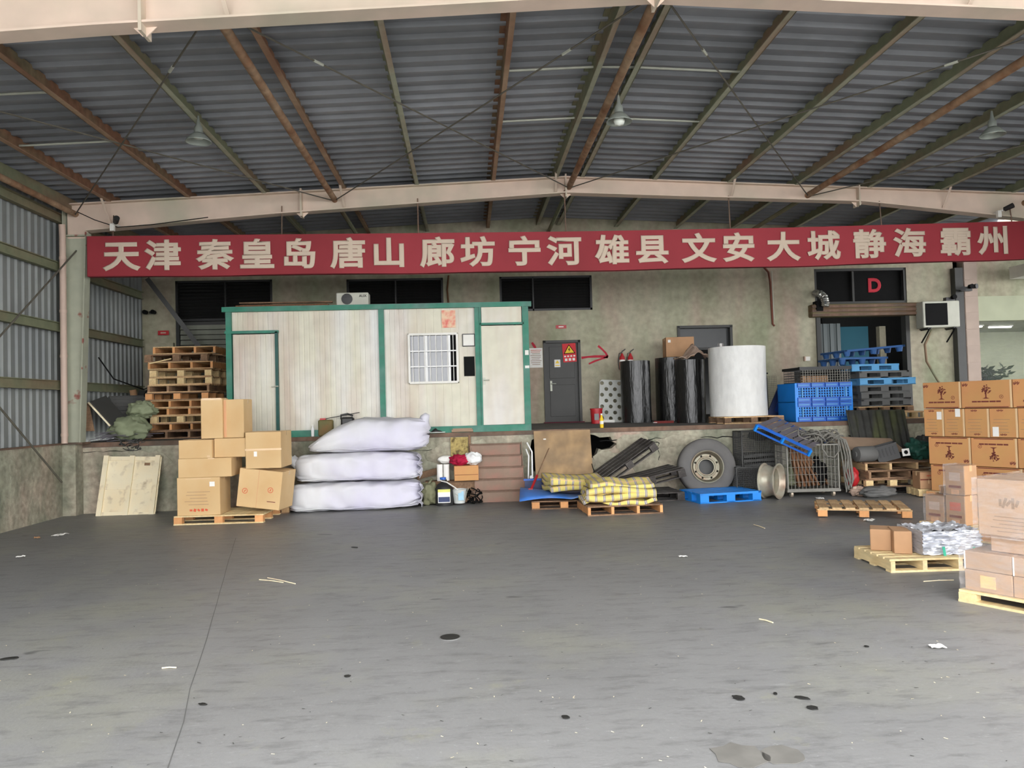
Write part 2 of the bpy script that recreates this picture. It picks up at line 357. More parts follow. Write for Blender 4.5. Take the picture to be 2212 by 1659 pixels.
# flaking render patches and cracks proud of the dock face
rd = random.Random(3)
for k, (x, z, rx, rz_) in enumerate(((3.1, .95, .3, .2), (2.6, .72, .22, .14), (4.0, 1.0, .5, .13), (3.3, .62, .4, .16), (-5.9, .9, .5, .25), (-.1, .85, .55, .3), (6.9, .95, .4, .16), (9.2, .8, .7, .3))):
    S(put('wall_render_patch', fill(jag(0, 0, rx, rz_, 13, .35, k+5), [], .02), m_dockface, face, (x, -.012-.004*(k % 3), z)))
def crack(pts, wd, parent):
    n = len(pts); P = [(x, -.004, z) for x, z in pts]
    v = P+[(x, -.004, z-wd*(.4+rd.random())) for x, _, z in P]
    S(MB().add(v, [(i, n+i, n+i+1, i+1) for i in range(n-1)]).build('wall_crack', m_dark, parent))
def wob(x0, x1, z, n, a):
    return [(x0+(x1-x0)*i/n, z+rd.uniform(-a, a)) for i in range(n+1)]
crack(wob(2.5, 5.3, 1.06, 26, .02), .016, face); crack(wob(3.2, 3.9, .99, 9, .02), .012, face); crack(wob(6.2, 8.4, 1.0, 18, .03), .018, face)
crack(wob(-7.1, -6.0, 1.13, 10, .015), .01, face); crack(wob(-1.0, .1, .98, 9, .03), .01, face)
crack([(3.62+rd.uniform(-.03, .03), 1.05-.05*i) for i in range(9)], .03, face)
# steel edge angle along the dock lip
tr = MB().box(((XL+XR)/2, YE-.012, 1.245), (XR-XL, .03, .075)).box(((XL+XR)/2, YE+.03, 1.284), (XR-XL, .1, .012))
S(tr.build('trim_dock_edge', m_angle))
# side plinth and corner pier under the ribbed wall
m_plinth = m_dockface
pl = MB().box((XL-.2, 6.0, .64), (.4, 17.0, 1.28)); S(pl.build('wall_plinth_left', m_plinth))
S(MB().box((XL+.1, YE-.12, .64), (.26, .3, 1.275)).build('wall_plinth_pier', m_plinth))
S(MB().box((XL-.02, 6.0, 1.29), (.09, 17.0, .03)).build('trim_plinth_edge', m_angle))
# ribbed sheet wall on the side (vertical ribs)
def ribs(length, pitch, depth, z0, zfun=None):
    pr = []; n = int(length/pitch)
    for i in range(n):
        s = i*pitch
        pr += [(s, 0), (s+pitch*.62, 0), (s+pitch*.72, depth), (s+pitch*.9, depth)]
    pr.append((n*pitch, 0)); return pr
pr = ribs(18.5, .2, .035, 0)
wl = MB(); n = len(pr)
vs = [(XL-.12+d, -.1+s, 1.28) for s, d in pr]+[(XL-.12+d, -.1+s, 5.78) for s, d in pr]
wl.add(vs, [(i, i+1, n+i+1, n+i) for i in range(n-1)])
wall_left = S(wl.build('wall_left', m_sheet, solid=.004))
for z in (2.34, 3.38, 4.46, 5.35):
    g = MB().box((XL-.03, 8.8, z), (.06, 17.8, .16)).box((XL+.02, 8.8, z+.075), (.05, 17.8, .015)).box((XL+.02, 8.8, z-.075), (.05, 17.8, .015))
    g.build('girt', m_purlin_g, wall_left)
for a, b in (((-7.0, 9.3, .95), (-7.0, 14.3, 4.78)), ((-7.0, 9.3, 3.9), (-7.0, 13.72, .65))):
    MB().tube([a, b], .016, 6).build('brace_rod', m_rod, wall_left)
# matching ribbed wall, unseen, added on the far side and cut to balance side light
wr = MB(); p2 = pr[120:284]; n = len(p2); vs = [(11.75-d, -.1+s, 0) for s, d in p2]+[(11.75-d, -.1+s, 5.6) for s, d in p2]
wr.add(vs, [(i, i+1, n+i+1, n+i) for i in range(n-1)])
wall_right_unseen = S(wr.build('wall_right_unseen', m_sheet, solid=.004))
for z in (1.3, 2.34, 3.38, 4.46): part('girt', (11.68, 10, z), (.06, 8.1, .16), m_purlin_g, wall_right_unseen)
# back wall, built around its openings
def pieces(x0, x1, z0, z1, holes):
    xs = sorted({x0, x1, *[h[0] for h in holes], *[h[1] for h in holes]}); zs = sorted({z0, z1, *[h[2] for h in holes], *[h[3] for h in holes]})
    out = []
    for a, b in zip(xs, xs[1:]):
        run = None
        for c, d in zip(zs, zs[1:]):
            inside = any(h[0] <= (a+b)/2 <= h[1] and h[2] <= (c+d)/2 <= h[3] for h in holes)
            if inside:
                if run: out.append((a, b, *run)); run = None
            else: run = (run[0], d) if run else (c, d)
        if run: out.append((a, b, *run))
    return out
OPEN = [(-6.62, -4.43, 1.33, 4.83), (-2.73, -.49, 3.98, 4.8), (.83, 3.02, 3.98, 4.8), (1.83, 2.69, 1.33, 3.26), (5.03, 6.36, 1.33, 3.55), (8.43, 10.72, 1.33, 4.86)]
wb = MB()
for a, b, c, d in pieces(XL-.2, 12.0, 1.2, 6.3, OPEN): wb.box(((a+b)/2, YW+.125, (c+d)/2), (b-a, .25, d-c))
wall_back = S(wb.build('wall_back', m_wall))
S(MB().box((-6.95, YW-.06, 2.35), (.62, .12, 2.1)).build('wall_pier', m_wall))
# dim warehouse behind the openings
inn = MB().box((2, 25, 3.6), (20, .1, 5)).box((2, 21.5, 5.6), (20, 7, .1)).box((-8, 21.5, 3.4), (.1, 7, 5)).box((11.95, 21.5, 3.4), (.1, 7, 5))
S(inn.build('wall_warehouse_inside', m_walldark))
# louvres and shutter
def louvre(x0, x1, z0, z1, nm, slats, mull):
    w_ = S(MB().box(((x0+x1)/2, YW+.18, (z0+z1)/2), (x1-x0, .02, z1-z0)).build(nm, m_dark))
    f = MB()
    for x in (x0+.025, x1-.025): f.box((x, YW+.06, (z0+z1)/2), (.05, .12, z1-z0))
    for z in (z0+.025, z1-.025): f.box(((x0+x1)/2, YW+.06, z), (x1-x0, .12, .05))
    for q in mull: f.box((q, YW+.05, (z0+z1)/2), (.035, .1, z1-z0))
    f.build('frame', m_black, w_)
    dz = (z1-z0-.1)/slats
    for i in range(slats):
        part('slat', ((x0+x1)/2, YW+.1, z0+.05+(i+.5)*dz), (x1-x0-.1, .09, .012), m_black, w_, (R(-38), 0, 0))
    return w_
louvre(-6.62, -4.43, 3.9, 4.83, 'window_1', 11, (-5.5,)); louvre(-2.73, -.49, 3.98, 4.8, 'window_2', 11, (-1.6,)); louvre(.83, 3.02, 3.98, 4.8, 'window_3', 11, (1.62,))
sh = S(MB().box((-5.53, YW+.16, 2.6), (2.2, .02, 2.6)).build('door_1', m_greydoor))
m_shutter = mat('shutter_slat_grey', (128, 130, 118), .6, .08)
for i in range(21): part('shutter_slat', (-5.53, YW+.1, 1.4+.118*i), (2.16, .05, .1), m_shutter, sh, (R(-12), 0, 0))
part('shutter_rail', (-6.58, YW+.04, 2.6), (.07, .09, 2.6), m_black, sh)
# grey steel door
d2 = S(MB().box((2.26, YW+.08, 2.295), (.86, .06, 1.93)).build('door_2', m_greydoor))
for c, d in (((1.85, YW+.02, 2.3), (.06, .12, 1.94)), ((2.67, YW+.02, 2.3), (.06, .12, 1.94)), ((2.26, YW+.02, 3.24), (.88, .12, .06))): part('door_frame', c, d, m_greydoor, d2)
part('door_panel', (2.26, YW+.045, 2.75), (.6, .012, .75), m_greydoor, d2, bevel=.01); part('door_panel', (2.26, YW+.045, 1.85), (.6, .012, .75), m_greydoor, d2, bevel=.01)
h = MB().box((1.99, YW+.035, 2.2), (.045, .02, .24)).tube([(1.99, YW+.02, 2.25), (1.99, YW-.03, 2.25), (2.1, YW-.03, 2.25)], .011); h.build('door_handle', m_sag, d2, smooth=40)
part('threshold', (2.26, YW-.06, 1.335), (.95, .16, .03), mat('dark_red_mat', (96, 40, 52), .9), d2)
# dark doorway with glazed transom
d3 = S(MB().box((5.7, YW+.1, 3.0), (1.33, .06, .05)).build('door_3', m_greydoor))
for c, d in (((5.06, YW+.05, 2.44), (.06, .2, 2.2)), ((6.33, YW+.05, 2.44), (.06, .2, 2.2)), ((5.7, YW+.05, 3.52), (1.33, .2, .06))): part('door_frame', c, d, m_greydoor, d3)
part('transom_pane', (5.7, YW+.1, 3.26), (1.24, .012, .46), mat('transom_glass', (50, 52, 52), .3, .05, spec=.3), d3)
part('door_leaf', (5.12, YW+.55, 2.2), (.05, .9, 1.7), m_greydoor, d3)
# big loading opening: shutter box, frame, transom window with the red letter
d4 = S(MB().box((9.6, YW-.02, 3.83), (2.7, .36, .3)).build('door_4', mat('rusty_shutter_box', (104, 82, 62), .8, .15, 3, stretch=(.3, 1, 8), col2=(120, 118, 84), amt=.4, scale2=2, stretch2=(.3, 1, 4)), bevel=.02))
for i in range(3): part('shutter_slat', (9.6, YW-.215, 3.72+.1*i), (2.7, .03, .06), m_angle, d4)
for x in (8.47, 10.68): part('door_frame', (x, YW+.05, 2.5), (.1, .2, 2.4), m_greydoor, d4)
w4 = S(MB().box((9.57, YW+.14, 4.45), (2.2, .015, .74)).build('window_4', m_dark))
for c, d in (((8.46, YW+.08, 4.44), (.06, .12, .84)), ((10.69, YW+.08, 4.44), (.06, .12, .84)), ((9.57, YW+.08, 4.83), (2.29, .12, .06)), ((9.57, YW+.08, 4.03), (2.29, .12, .06)), ((9.42, YW+.1, 4.44), (.05, .08, .78))): part('window_frame', c, d, m_greydoor, w4)
text('D', .46, 'letter', mat('letter_red', (196, 52, 66), .7, .02, bump=0), w4, (9.98, YW+.12, 4.44), RX90, offset=.02)
# inside that opening: teal board, strip curtain, pale jamb beyond
m_strip = mat('strip_curtain_plastic', (36, 54, 54), .3, .1, 3, spec=.3, stretch=(3, 1, .3))
for i in range(7): part('curtain_strip', (8.62+.085*i, YW+.3+.03*(i % 2), 2.46), (.1, .006, 2.2), m_strip, d4, (0, 0, R(12*(-1)**i)))
part('teal_board', (9.45, YW+.6, 2.95), (1.15, .05, 1.1), m_teal, d4); part('inner_post', (10.42, YW+.7, 2.4), (.16, .16, 2.2), m_wall, d4)
# far end of the wall: dark steel post, tiled pillar, glazed office
S(MB().box((11.93, YW-.08, 3.0), (.2, .2, 3.6)).build('column_dark_post', m_greydoor))
tp = S(MB().box((12.22, YW-.02, 3.6), (.34, .3, 4.9)).build('column_tiled', m_pinktile))
for i in range(12): part('tile', (12.22, YW-.178, 1.5+.4*i), (.32, .014, .385), m_pinktile, tp)
S(MB().box((16.2, YW+.05, 3.81), (7.6, .24, .6)).build('beam_office_fascia', m_room))
S(MB().box((16.2, YW+.05, 5.2), (7.6, .2, 2.2)).build('wall_office_upper', m_wall))
of = MB().box((16.2, 21.4, 2.6), (7.6, .1, 2.7)).box((16.2, 19.8, 3.55), (7.6, 3.2, .08)).box((19.9, 19.8, 2.6), (.1, 3.2, 2.7)); S(of.build('wall_office_inside', m_room))
S(MB().box((16.2, YW, 2.42), (7.5, .012, 2.15)).build('window_5', m_pane))
for i in range(2):
    t = thing('fluorescent_lamp', ['lit fluorescent tube under the office ceiling beside the tiled pillar', 'second lit fluorescent tube deeper along the office ceiling'][i], 'lamp', (12.9+i*1.0, 18.9+i*.3, 3.46), group='office tubes')
    part('tube', (0, 0, 0), (.6, .04, .03), m_tube, t); part('fitting', (0, 0, .03), (.66, .09, .03), m_white, t)
S(MB().box((16.7, 11.5, 5.5), (8.6, 13.6, .1)).build('ceiling_unseen_shade', m_roof))  # added canopy out of view, keeps sky light off the office end
# roof sheets (ribs across the building) and the steel under them
def roof_slope(x0, x1, nm):
    pr = ribs(17.45, .29, .05, 0); M_ = MB(); k = len(pr)
    vs = [(x0, .9+s, ztop(x0)+.22-d) for s, d in pr]+[(x1, .9+s, ztop(x1)+.22-d) for s, d in pr]
    M_.add(vs, [(i, i+1, k+i+1, k+i) for i in range(k-1)])
    return S(M_.build(nm, m_roof, solid=.004))
ceil_l = roof_slope(-7.5, 1.95, 'ceiling'); ceil_r = roof_slope(1.95, 12.4, 'ceiling_far_slope')
m_flange_lit = mat('floor_lit_flange', (168, 170, 148), .7, .08, 6, col2=(156, 122, 104), amt=.22, scale2=1.2, stretch2=(1, .4, 1)); m_flange_r_lit = mat('floor_lit_rusty_flange', (172, 146, 120), .75, .12, 6, col2=(140, 104, 82), amt=.4, scale2=1.5, stretch2=(1, .5, 1))  # purlin colours lightened, floor bounce light painted onto the lower flanges
PX = [-6.4, -5.0, -3.64, -2.2, -.86, .56, 1.74, 2.3, 3.67, 5.1, 6.41, 7.83, 9.27, 10.7]
for i, x in enumerate(PX):
    par = ceil_l if x < 1.95 else ceil_r; z = ztop(x); s = 1 if x < 1.95 else -1
    p = MB().box((x, 9.45, z+.1), (.012, 17.1, .2)).box((x-s*.035, 9.45, z+.194), (.075, 17.1, .012))
    p.build('purlin', m_purlin_r if i in (0, 1, 3, 5) else m_purlin_g, par)
    part('purlin_flange', (x+s*.035, 9.45, z+.006), (.075, 17.1, .012), m_flange_r_lit if i in (0, 1, 3, 5) else m_flange_lit, par)
for y in (9.7, 11.45):
    for i in (0, 5, 6, 7):
        a, b = PX[i], PX[i+1]
        MB().tube([(a, y, ztop(a)+.08), (b, y, ztop(b)+.08)], .016, 6).build('sag_rod', m_sag, ceil_l if a < 1.9 else ceil_r)
NODES = [-7.0, -2.35, 2.02, 6.62, 10.95]
for x in NODES:
    z = ztop(x)-.17
    MB().tube([(x, 7.35, z), (x, 14.3, z)], .055, 10).build('strut_pipe', m_pipe, ceil_l if x < 1.95 else ceil_r, smooth=40)
    MB().tube([(x, 14.3, z), (x, 18.0, z)], .045, 8).build('strut_pipe', m_purlin_g, ceil_l if x < 1.95 else ceil_r, smooth=40)
for a, b in zip(NODES, NODES[1:]):
    for p, q in ((a, b), (b, a)):
        za, zb = ztop(p)-.2, ztop(q)-.2; par = ceil_l if a < 1.9 else ceil_r
        MB().tube([(p, 7.4, za), (q, 14.25, zb)], .011, 5).build('brace_rod', m_rod, par)
        c0 = Vector((p, 7.4, za)).lerp(Vector((q, 14.25, zb)), .17); c1 = Vector((p, 7.4, za)).lerp(Vector((q, 14.25, zb)), .188)
        MB().tube([c0, c1], .017, 6).build('turnbuckle', m_sag, par)
# portal frames
BOT = [(-6.79, 5.13), (-3.39, 5.40), (1.95, 5.73), (4.06, 5.64), (7.68, 5.5), (11.15, 5.1)]
def frame(y, nm, mcol):
    rt = thing(nm, None, None, (0, y, 0), kind='structure')
    topl = [(-7.15, ztop(-7.15)), (1.95, 6.02), (11.51, ztop(11.51))]
    poly = [(-7.15, 0, 5.0), (-6.79, 0, 5.0)]+[(x, 0, z) for x, z in BOT]+[(11.15, 0, 5.0), (11.51, 0, 5.0)]+[(x, 0, z) for x, z in topl[::-1]]
    MB().prism([(x, -.008, z) for x, _, z in poly], (0, .016, 0)).build('web', mcol, rt)
    f = MB()
    for (a, za), (b, zb) in zip(BOT, BOT[1:]): f.bar((a, 0, za), (b, 0, zb), .22, .022)
    f.build('lower_flange', mcol, rt)
    f = MB()
    for (a, za), (b, zb) in zip(topl, topl[1:]): f.bar((a, 0, za), (b, 0, zb), .22, .022)
    f.build('upper_flange', mcol, rt)
    for x in (-2.95, 1.95, 7.6):                     # bolted end plates and knee braces at the splices
        zb = [za+(zb_-za)*(x-a)/(b-a) for (a, za), (b, zb_) in zip(BOT, BOT[1:]) if a <= x <= b][0]
        part('end_plate', (x, 0, (zb+ztop(x))/2-.02), (.03, .24, ztop(x)-zb+.14), mcol, rt)
        for s in (-1, 1): MB().prism([(x+s*.015, -.006, zb), (x+s*.12, -.006, zb), (x+s*.015, -.006, zb-.1)], (0, .012, 0)).build('gusset', mcol, rt)
    for x in PX[0::3]:
        zb = [za+(zb_-za)*(min(max(x, -6.7), 10.6)-a)/(b-a) for (a, za), (b, zb_) in zip(BOT, BOT[1:]) if a <= min(max(x, -6.7), 10.6) <= b][0]
        MB().bar((x, -.35, ztop(x)+.02), (x+.03, -.02, zb+.03), .04, .008).build('knee_brace', mcol, rt)
    for s, x0 in ((1, -7.19), (-1, 11.55)):
        cz = 1.28 if (y > 14 or s > 0) else 0.0
        xa, xb = x0+s*.26, x0+s*.4
        MB().prism([(x0, -.007, cz), (xa, -.007, cz), (xb, -.007, 5.05), (x0, -.007, 5.05)], (0, .014, 0)).build('column_web', m_column, rt)
        MB().bar((xa, 0, cz), (xb, 0, 5.1), .018, .2, (0, 1, 0)).build('column_flange', m_column, rt)
        MB().bar((x0, 0, cz), (x0, 0, ztop(x0)), .018, .2, (0, 1, 0)).build('column_flange', m_column, rt)
        part('base_plate', (x0+s*.13, 0, cz+.015), (.4, .3, .03), m_angle, rt)
        part('column_cap', (x0+s*.2, 0, 5.04), (.42, .2, .025), m_column, rt)
    return rt
frame(14.3, 'beam_portal_far', m_cream); frame(7.35, 'beam_portal_near', m_cream)
# eave beam and gutter with flaking lining on the wall side
MB().box((-7.12, 9.45, 5.62), (.1, 17.1, .2)).build('eave_beam', m_purlin_g, ceil_l)
# rainwater downpipe in front of the column
dp = thing('downpipe', 'pinkish plastic downpipe strapped beside the peeling green column', 'pipe', (-7.135, 14.09, 1.305))
MB().tube([(0, 0, 0), (0, 0, 3.7), (.0, -.02, 3.9)], .055, 12).build('pipe', m_downpipe, dp, smooth=40)
for z in (.15, 1.55, 2.35, 3.3): MB().lathe([(.062, -.025), (.062, .025)], 12).build('strap', m_downpipe, dp, (0, 0, z), smooth=40)
# pole leaning in the back corner
pb = thing('diagonal_brace', 'dark steel strut slanting down behind the tall pallet stack', 'strut', (0, 0, 0))
a, b = at(318, 602, Y=17.3), at(442, 765, Y=17.6); b = a+(b-a)*1.9
MB().bar(a, b, .1, .1).build('strut', m_greydoor, pb)
# ------------------------------------------------------------------ banner
bn = thing('banner', 'long red banner with white place names hung beneath the roof beam', 'banner', (0, 14.12, 0))
def bz(x): return 4.60+.004*abs(x-1.9)+(.05*max(0, (x-6)/5) if x > 6 else 0)
def bfun(s):
    def f(u, v):
        x = -6.72+u*18.0; return (x, s+.006*math.sin(x*3.1)*math.sin(v*3), bz(x)+(v-.5)*.73+.012*math.sin(x*1.7)*(1-v))
    return f
b1 = MB().grid(bfun(0), 60, 5); b1.build('front_cloth', m_red, bn, smooth=60)
MB().grid(bfun(.12), 60, 2).build('back_cloth', m_red, bn)
fr = MB(); fr.box((-6.72, .06, bz(-6.72)), (.02, .12, .72))
for v in (-.36, .36):
    for i in range(18): fr.bar((-6.72+i, .06, bz(-6.72+i)+v), (-5.72+i, .06, bz(-5.72+i)+v), .11, .015)
fr.build('side_strip', mat('dark_red_edge', (112, 34, 40), .8, .06), bn)
for x in (-6.3, -3.3, -.82, 1.92, 5.05, 8.0, 10.6): MB().tube([(x, .06, bz(x)+.36), (x, .1, ztop(x)-.25)], .012, 6).build('hanger', m_angle, bn)
CH = [('天', 262), ('津', 352), ('秦', 464), ('皇', 555), ('岛', 646), ('唐', 752), ('山', 840), ('廊', 945), ('坊', 1032), ('宁', 1133), ('河', 1219), ('雄', 1323), ('县', 1409), ('文', 1510), ('安', 1596), ('大', 1693), ('城', 1780), ('静', 1879), ('海', 1966), ('霸', 2066), ('州', 2148)]
for ch, px in CH:
    x = at(px, 545, Y=14.1).x; text(ch, .565, 'character', m_letter, bn, (x, -.022, bz(x)-.035), RX90, offset=.018, extrude=.004, sx=1.15)

# ------------------------------------------------------------------ cabin
cb = thing('site_cabin', 'cream panel cabin with green steel frame standing on the dock', 'cabin', (0, 14.52, 1.285))
X0, X1, HT, DP = -4.43, 1.2, 2.44, 2.9
def rib_panel(x0, x1, z0, z1, nm, y=.03, pitch=.095, dep=.006):
    n_ = max(1, round((x1-x0)/pitch)); p_ = (x1-x0)/n_; pr_ = []
    for i in range(n_): pr_ += [(x0+i*p_, y+dep), (x0+i*p_+.012, y+dep), (x0+i*p_+.018, y), (x0+(i+1)*p_-.006, y)]
    pr_.append((x1, y+dep)); k = len(pr_)
    return MB().add([(x, yy, z0) for x, yy in pr_]+[(x, yy, z1) for x, yy in pr_], [(i, i+1, k+i+1, k+i) for i in range(k-1)]).build(nm, m_panel, cb)
for x in (X0+.05, -1.57, .23, X1-.05): part('post', (x, .02, HT/2), (.1, .1, HT), m_green, cb)
for x in (X0+.05, X1-.05): part('post', (x, DP, HT/2), (.1, .1, HT), m_green, cb)
part('top_rail', ((X0+X1)/2, .01, HT-.045), (X1-X0+.12, .13, .09), m_green, cb); part('bottom_rail', ((X0+X1)/2, .0, .06), (X1-X0, .12, .12), m_green, cb)
part('roof_panel', ((X0+X1)/2, DP/2, HT-.02), (X1-X0, DP, .06), m_grey, cb)
for x in (X0+.03, X1-.03): part('side_panel', (x, DP/2, HT/2), (.05, DP-.1, HT-.1), m_panel, cb)
part('rear_panel', ((X0+X1)/2, DP, HT/2), (X1-X0-.1, .05, HT-.1), m_panel, cb); part('floor_panel', ((X0+X1)/2, DP/2, .05), (X1-X0-.1, DP-.1, .06), m_grey, cb)
rib_panel(X0+.1, -3.5, 1.98, 2.36, 'wall_panel')
for a, b in ((-3.5, -2.55), (-2.55, -1.62)): rib_panel(a, b, .12, 2.36, 'wall_panel')
for a, b in ((-1.52, -1.08),): rib_panel(a, b, .12, 2.36, 'wall_panel')
for a, b, c, d in ((-1.08, -.14, .12, .93), (-1.08, -.14, 1.88, 2.36), (-.14, .18, .12, 2.36)): rib_panel(a, b, c, d, 'wall_panel', pitch=.16, dep=.003)
# plain door (far bay) and glazed-over door (near bay)
dr = rib_panel(X0+.12, -3.53, .1, 1.93, 'door', y=.0)
part('door_frame', (-3.51, -.01, 1.02), (.05, .06, 1.9), mat('dark_green_trim', (44, 86, 80), .5), cb); part('door_frame', (-3.96, -.01, 1.97), (.98, .06, .05), m_green, cb)
MB().tube([(-3.6, -.02, .95), (-3.6, -.07, .95), (-3.48, -.07, .95)], .012, 6).build('handle', m_sag, dr)
dr2 = part('door', (.69, -.005, 1.06), (.8, .05, 1.87), m_panel, cb)
for x in (.285, 1.095): part('door_frame', (x, -.02, 1.2), (.03, .07, 2.3), m_green, cb)
part('door_frame', (.69, -.02, 2.03), (.84, .07, .04), m_green, cb); part('transom_panel', (.69, .0, 2.2), (.76, .04, .3), m_panel, cb)
MB().box((.335-.69, -.035, .95-1.06), (.045, .02, .13)).tube([(.335-.69, -.045, .97-1.06), (.335-.69, -.085, .97-1.06), (.43-.69, -.085, .97-1.06)], .011, 6).build('handle', m_sag, dr2)
part('switch_box', (1.15, -.045, 1.47), (.07, .03, .09), m_white, cb); part('switch_box', (1.15, -.04, 1.2), (.08, .02, .05), m_white, cb)
# barred window
wx0, wx1, wz0, wz1 = -1.06, -.16, .95, 1.86
wf = thing('window', None, None); wf.parent = cb
for c, d in ((((wx0+wx1)/2, .0, wz0), (wx1-wx0, .1, .04)), (((wx0+wx1)/2, .0, wz1), (wx1-wx0, .1, .04)), ((wx0, 0, (wz0+wz1)/2), (.04, .1, wz1-wz0)), ((wx1, 0, (wz0+wz1)/2), (.04, .1, wz1-wz0))): part('window_frame', c, d, m_white, wf)
part('pane', (-.9, .03, 1.4), (.3, .01, .87), m_glass, wf); part('pane', (-.53, .02, 1.4), (.42, .01, .87), m_glass, wf)
part('sash', (-.745, .01, 1.4), (.045, .03, .87), m_whiteplastic, wf); part('sash', (-.31, .01, 1.4), (.045, .03, .87), m_whiteplastic, wf)
part('dark_opening', (-.23, .06, 1.4), (.14, .01, .87), m_dark, wf)
for i in range(8): part('bar', (wx0+.07+i*.108, -.045, 1.405), (.012, .012, .87), m_white, wf)
for z in (1.25, 1.54): part('bar', ((wx0+wx1)/2, -.05, z), (.87, .014, .022), m_whiteplastic, wf)
part('notice_panel', (.06, .02, 1.24), (.2, .02, .37), m_dark, cb)
# things fixed to and lying on the cabin
ps = thing('poster', 'pink and cream paper print stuck above the barred cabin window', 'poster', (-.31, 14.535, 3.43))
part('sheet', (0, 0, 0), (.26, .006, .33), mat('pink_cream_print', (234, 204, 172), .7, .08, 9, col2=(214, 96, 92), amt=.38, scale2=9, bump=0), ps)
ck = thing('notice_board', 'small square white board with dark rim beside the cabin door', 'board', (.06, 14.53, 3.02))
part('board', (0, 0, 0), (.21, .02, .21), m_white, ck)
for c, d in (((0, -.005, .112), (.24, .03, .016)), ((0, -.005, -.112), (.24, .03, .016)), ((.112, -.005, 0), (.016, .03, .24)), ((-.112, -.005, 0), (.016, .03, .24))): part('rim', c, d, m_greydoor, ck)
def ac_unit(loc, rz, label, w_, h_, d_, logo, square=False):
    t = thing('ac_unit', label, 'air conditioner', loc, rz)
    part('case', (0, 0, h_/2+.03), (w_, d_, h_), mat('ac_cream', (190, 190, 176), .5, .04), t, bevel=.015)
    cx = -w_*.16; r_ = h_*.42
    if square: part('grille_panel', (cx+.02, -d_/2-.004, h_/2+.03), (w_*.6, .012, h_*.84), m_dark, t)
    else: MB().lathe([(r_, 0), (r_, .012), (r_*.9, .014)], 28).build('fan_grille', m_black, t, (cx, -d_/2-.002, h_/2+.03), RX90, smooth=40)
    for i in range(0 if square else 9):
        zz = -r_*.9+i*r_*.225; hw = math.sqrt(max(0, r_*r_-zz*zz)); part('grille_wire', (cx, -d_/2-.022, h_/2+.03+zz), (hw*2, .008, .008), m_greydoor, t)
    for s in (-1, 1): part('foot', (s*w_*.35, 0, .015), (.08, d_+.05, .03), m_greydoor, t)
    if logo: text(logo, .07, 'logo', m_dark, t, (w_*.33, -d_/2-.004, h_*.72+.03), RX90, offset=.001, extrude=.001)
    return t
ac_unit((-2.17, 15.15, 3.755), 0, 'cream outdoor AC unit sitting on the cabin roof', .62, .25, .3, 'AUX')
for i in range(7):
    t = thing('roof_plank', ['thin weathered plank lying on the cabin roof, lowest layer near the edge', 'thin plank second in the pile on the cabin roof', 'reddish thin plank in the middle of the cabin roof pile', 'long thin plank near the top of the cabin roof pile', 'topmost thin plank of the cabin roof pile', 'short thin plank overhanging the cabin roof pile', 'narrow batten behind the cabin roof plank pile'][i], 'plank', (-3.4+random.uniform(-.1, .1), 14.95+.12*(i % 3), 3.76+.025*(i//2)*1.1), R(random.uniform(-2, 2)), group='planks on cabin roof')
    part('board', (0, 0, .012), (1.75-.1*(i % 3), .09, .024), (m_woodold, m_rust)[i % 2], t)
# ------------------------------------------------------------------ builders for repeated things
def wood_pallet(loc, rot, label, group, w_=1.2, d_=1.0, h_=.14, top=m_wood, blk=m_woodorange, style='block', nd=7, bottom=True):
    t = thing('wooden_pallet', label, 'pallet', loc, rot, group)
    tb = .02
    for i in range(nd):
        ww = d_/nd*.74 if style != 'long' else .12
        part('deck_board', (0, -d_/2+(i+.5)*d_/nd, h_-tb/2), (w_, ww, tb), top, t) if style != 'cross' else part('deck_board', (-w_/2+(i+.5)*w_/nd, 0, h_-tb/2), (w_/nd*.72, d_, tb), top, t)
    if style == 'cross':
        for y in (-d_/2+.05, 0, d_/2-.05): part('stringer_board', (0, y, h_-tb*1.5), (w_, .1, tb), top, t)
    hb = h_-2*tb if style != 'cross' else h_-3*tb
    if style == 'stringer':
        for x in (-w_/2+.025, -w_*.17, w_*.17, w_/2-.025): part('stringer', (x, 0, tb+hb/2), (.045, d_, hb), blk, t)
    else:
        for x in (-w_/2+.07, 0, w_/2-.07):
            for y in (-d_/2+.05, 0, d_/2-.05): part('block', (x, y, tb+hb/2), (.13, .1, hb), blk, t)
    if bottom:
        for y in (-d_/2+.05, 0, d_/2-.05): part('bottom_board', (0, y, tb/2), (w_, .1, tb), top, t)
    return t
def plastic_pallet(loc, rot, label, group, material, w_=1.1, d_=1.0, h_=.145, feet='skid', nd=6):
    t = thing('plastic_pallet', label, 'pallet', loc, rot, group)
    for i in range(nd): part('deck_slat', (0, -d_/2+(i+.5)*d_/nd, h_-.012), (w_, d_/nd*.8, .024), material, t)
    for x in (-w_/2+.03, w_/2-.03): part('deck_edge', (x, 0, h_-.016), (.05, d_, .03), material, t)
    part('deck_edge', (0, -d_/2+.012, h_-.02), (w_, .024, .04), material, t); part('deck_edge', (0, d_/2-.012, h_-.02), (w_, .024, .04), material, t)
    for x in (-w_/2+.085, 0, w_/2-.085):
        for y in (-d_/2+.075, 0, d_/2-.075):
            if feet == 'cup': MB().lathe([(.05, .0), (.075, h_-.03)], 10).build('foot', material, t, (x, y, 0), smooth=40)
            else: part('foot', (x, y, (h_-.03)/2+.01), (.16, .14, h_-.05), material, t)
    if feet == 'skid':
        for x in (-w_/2+.085, 0, w_/2-.085): part('skid', (x, 0, .01), (.16, d_, .02), material, t)
        for y in (-d_/2+.04, d_/2-.04): part('skid', (0, y, .01), (w_, .08, .02), material, t)
    return t
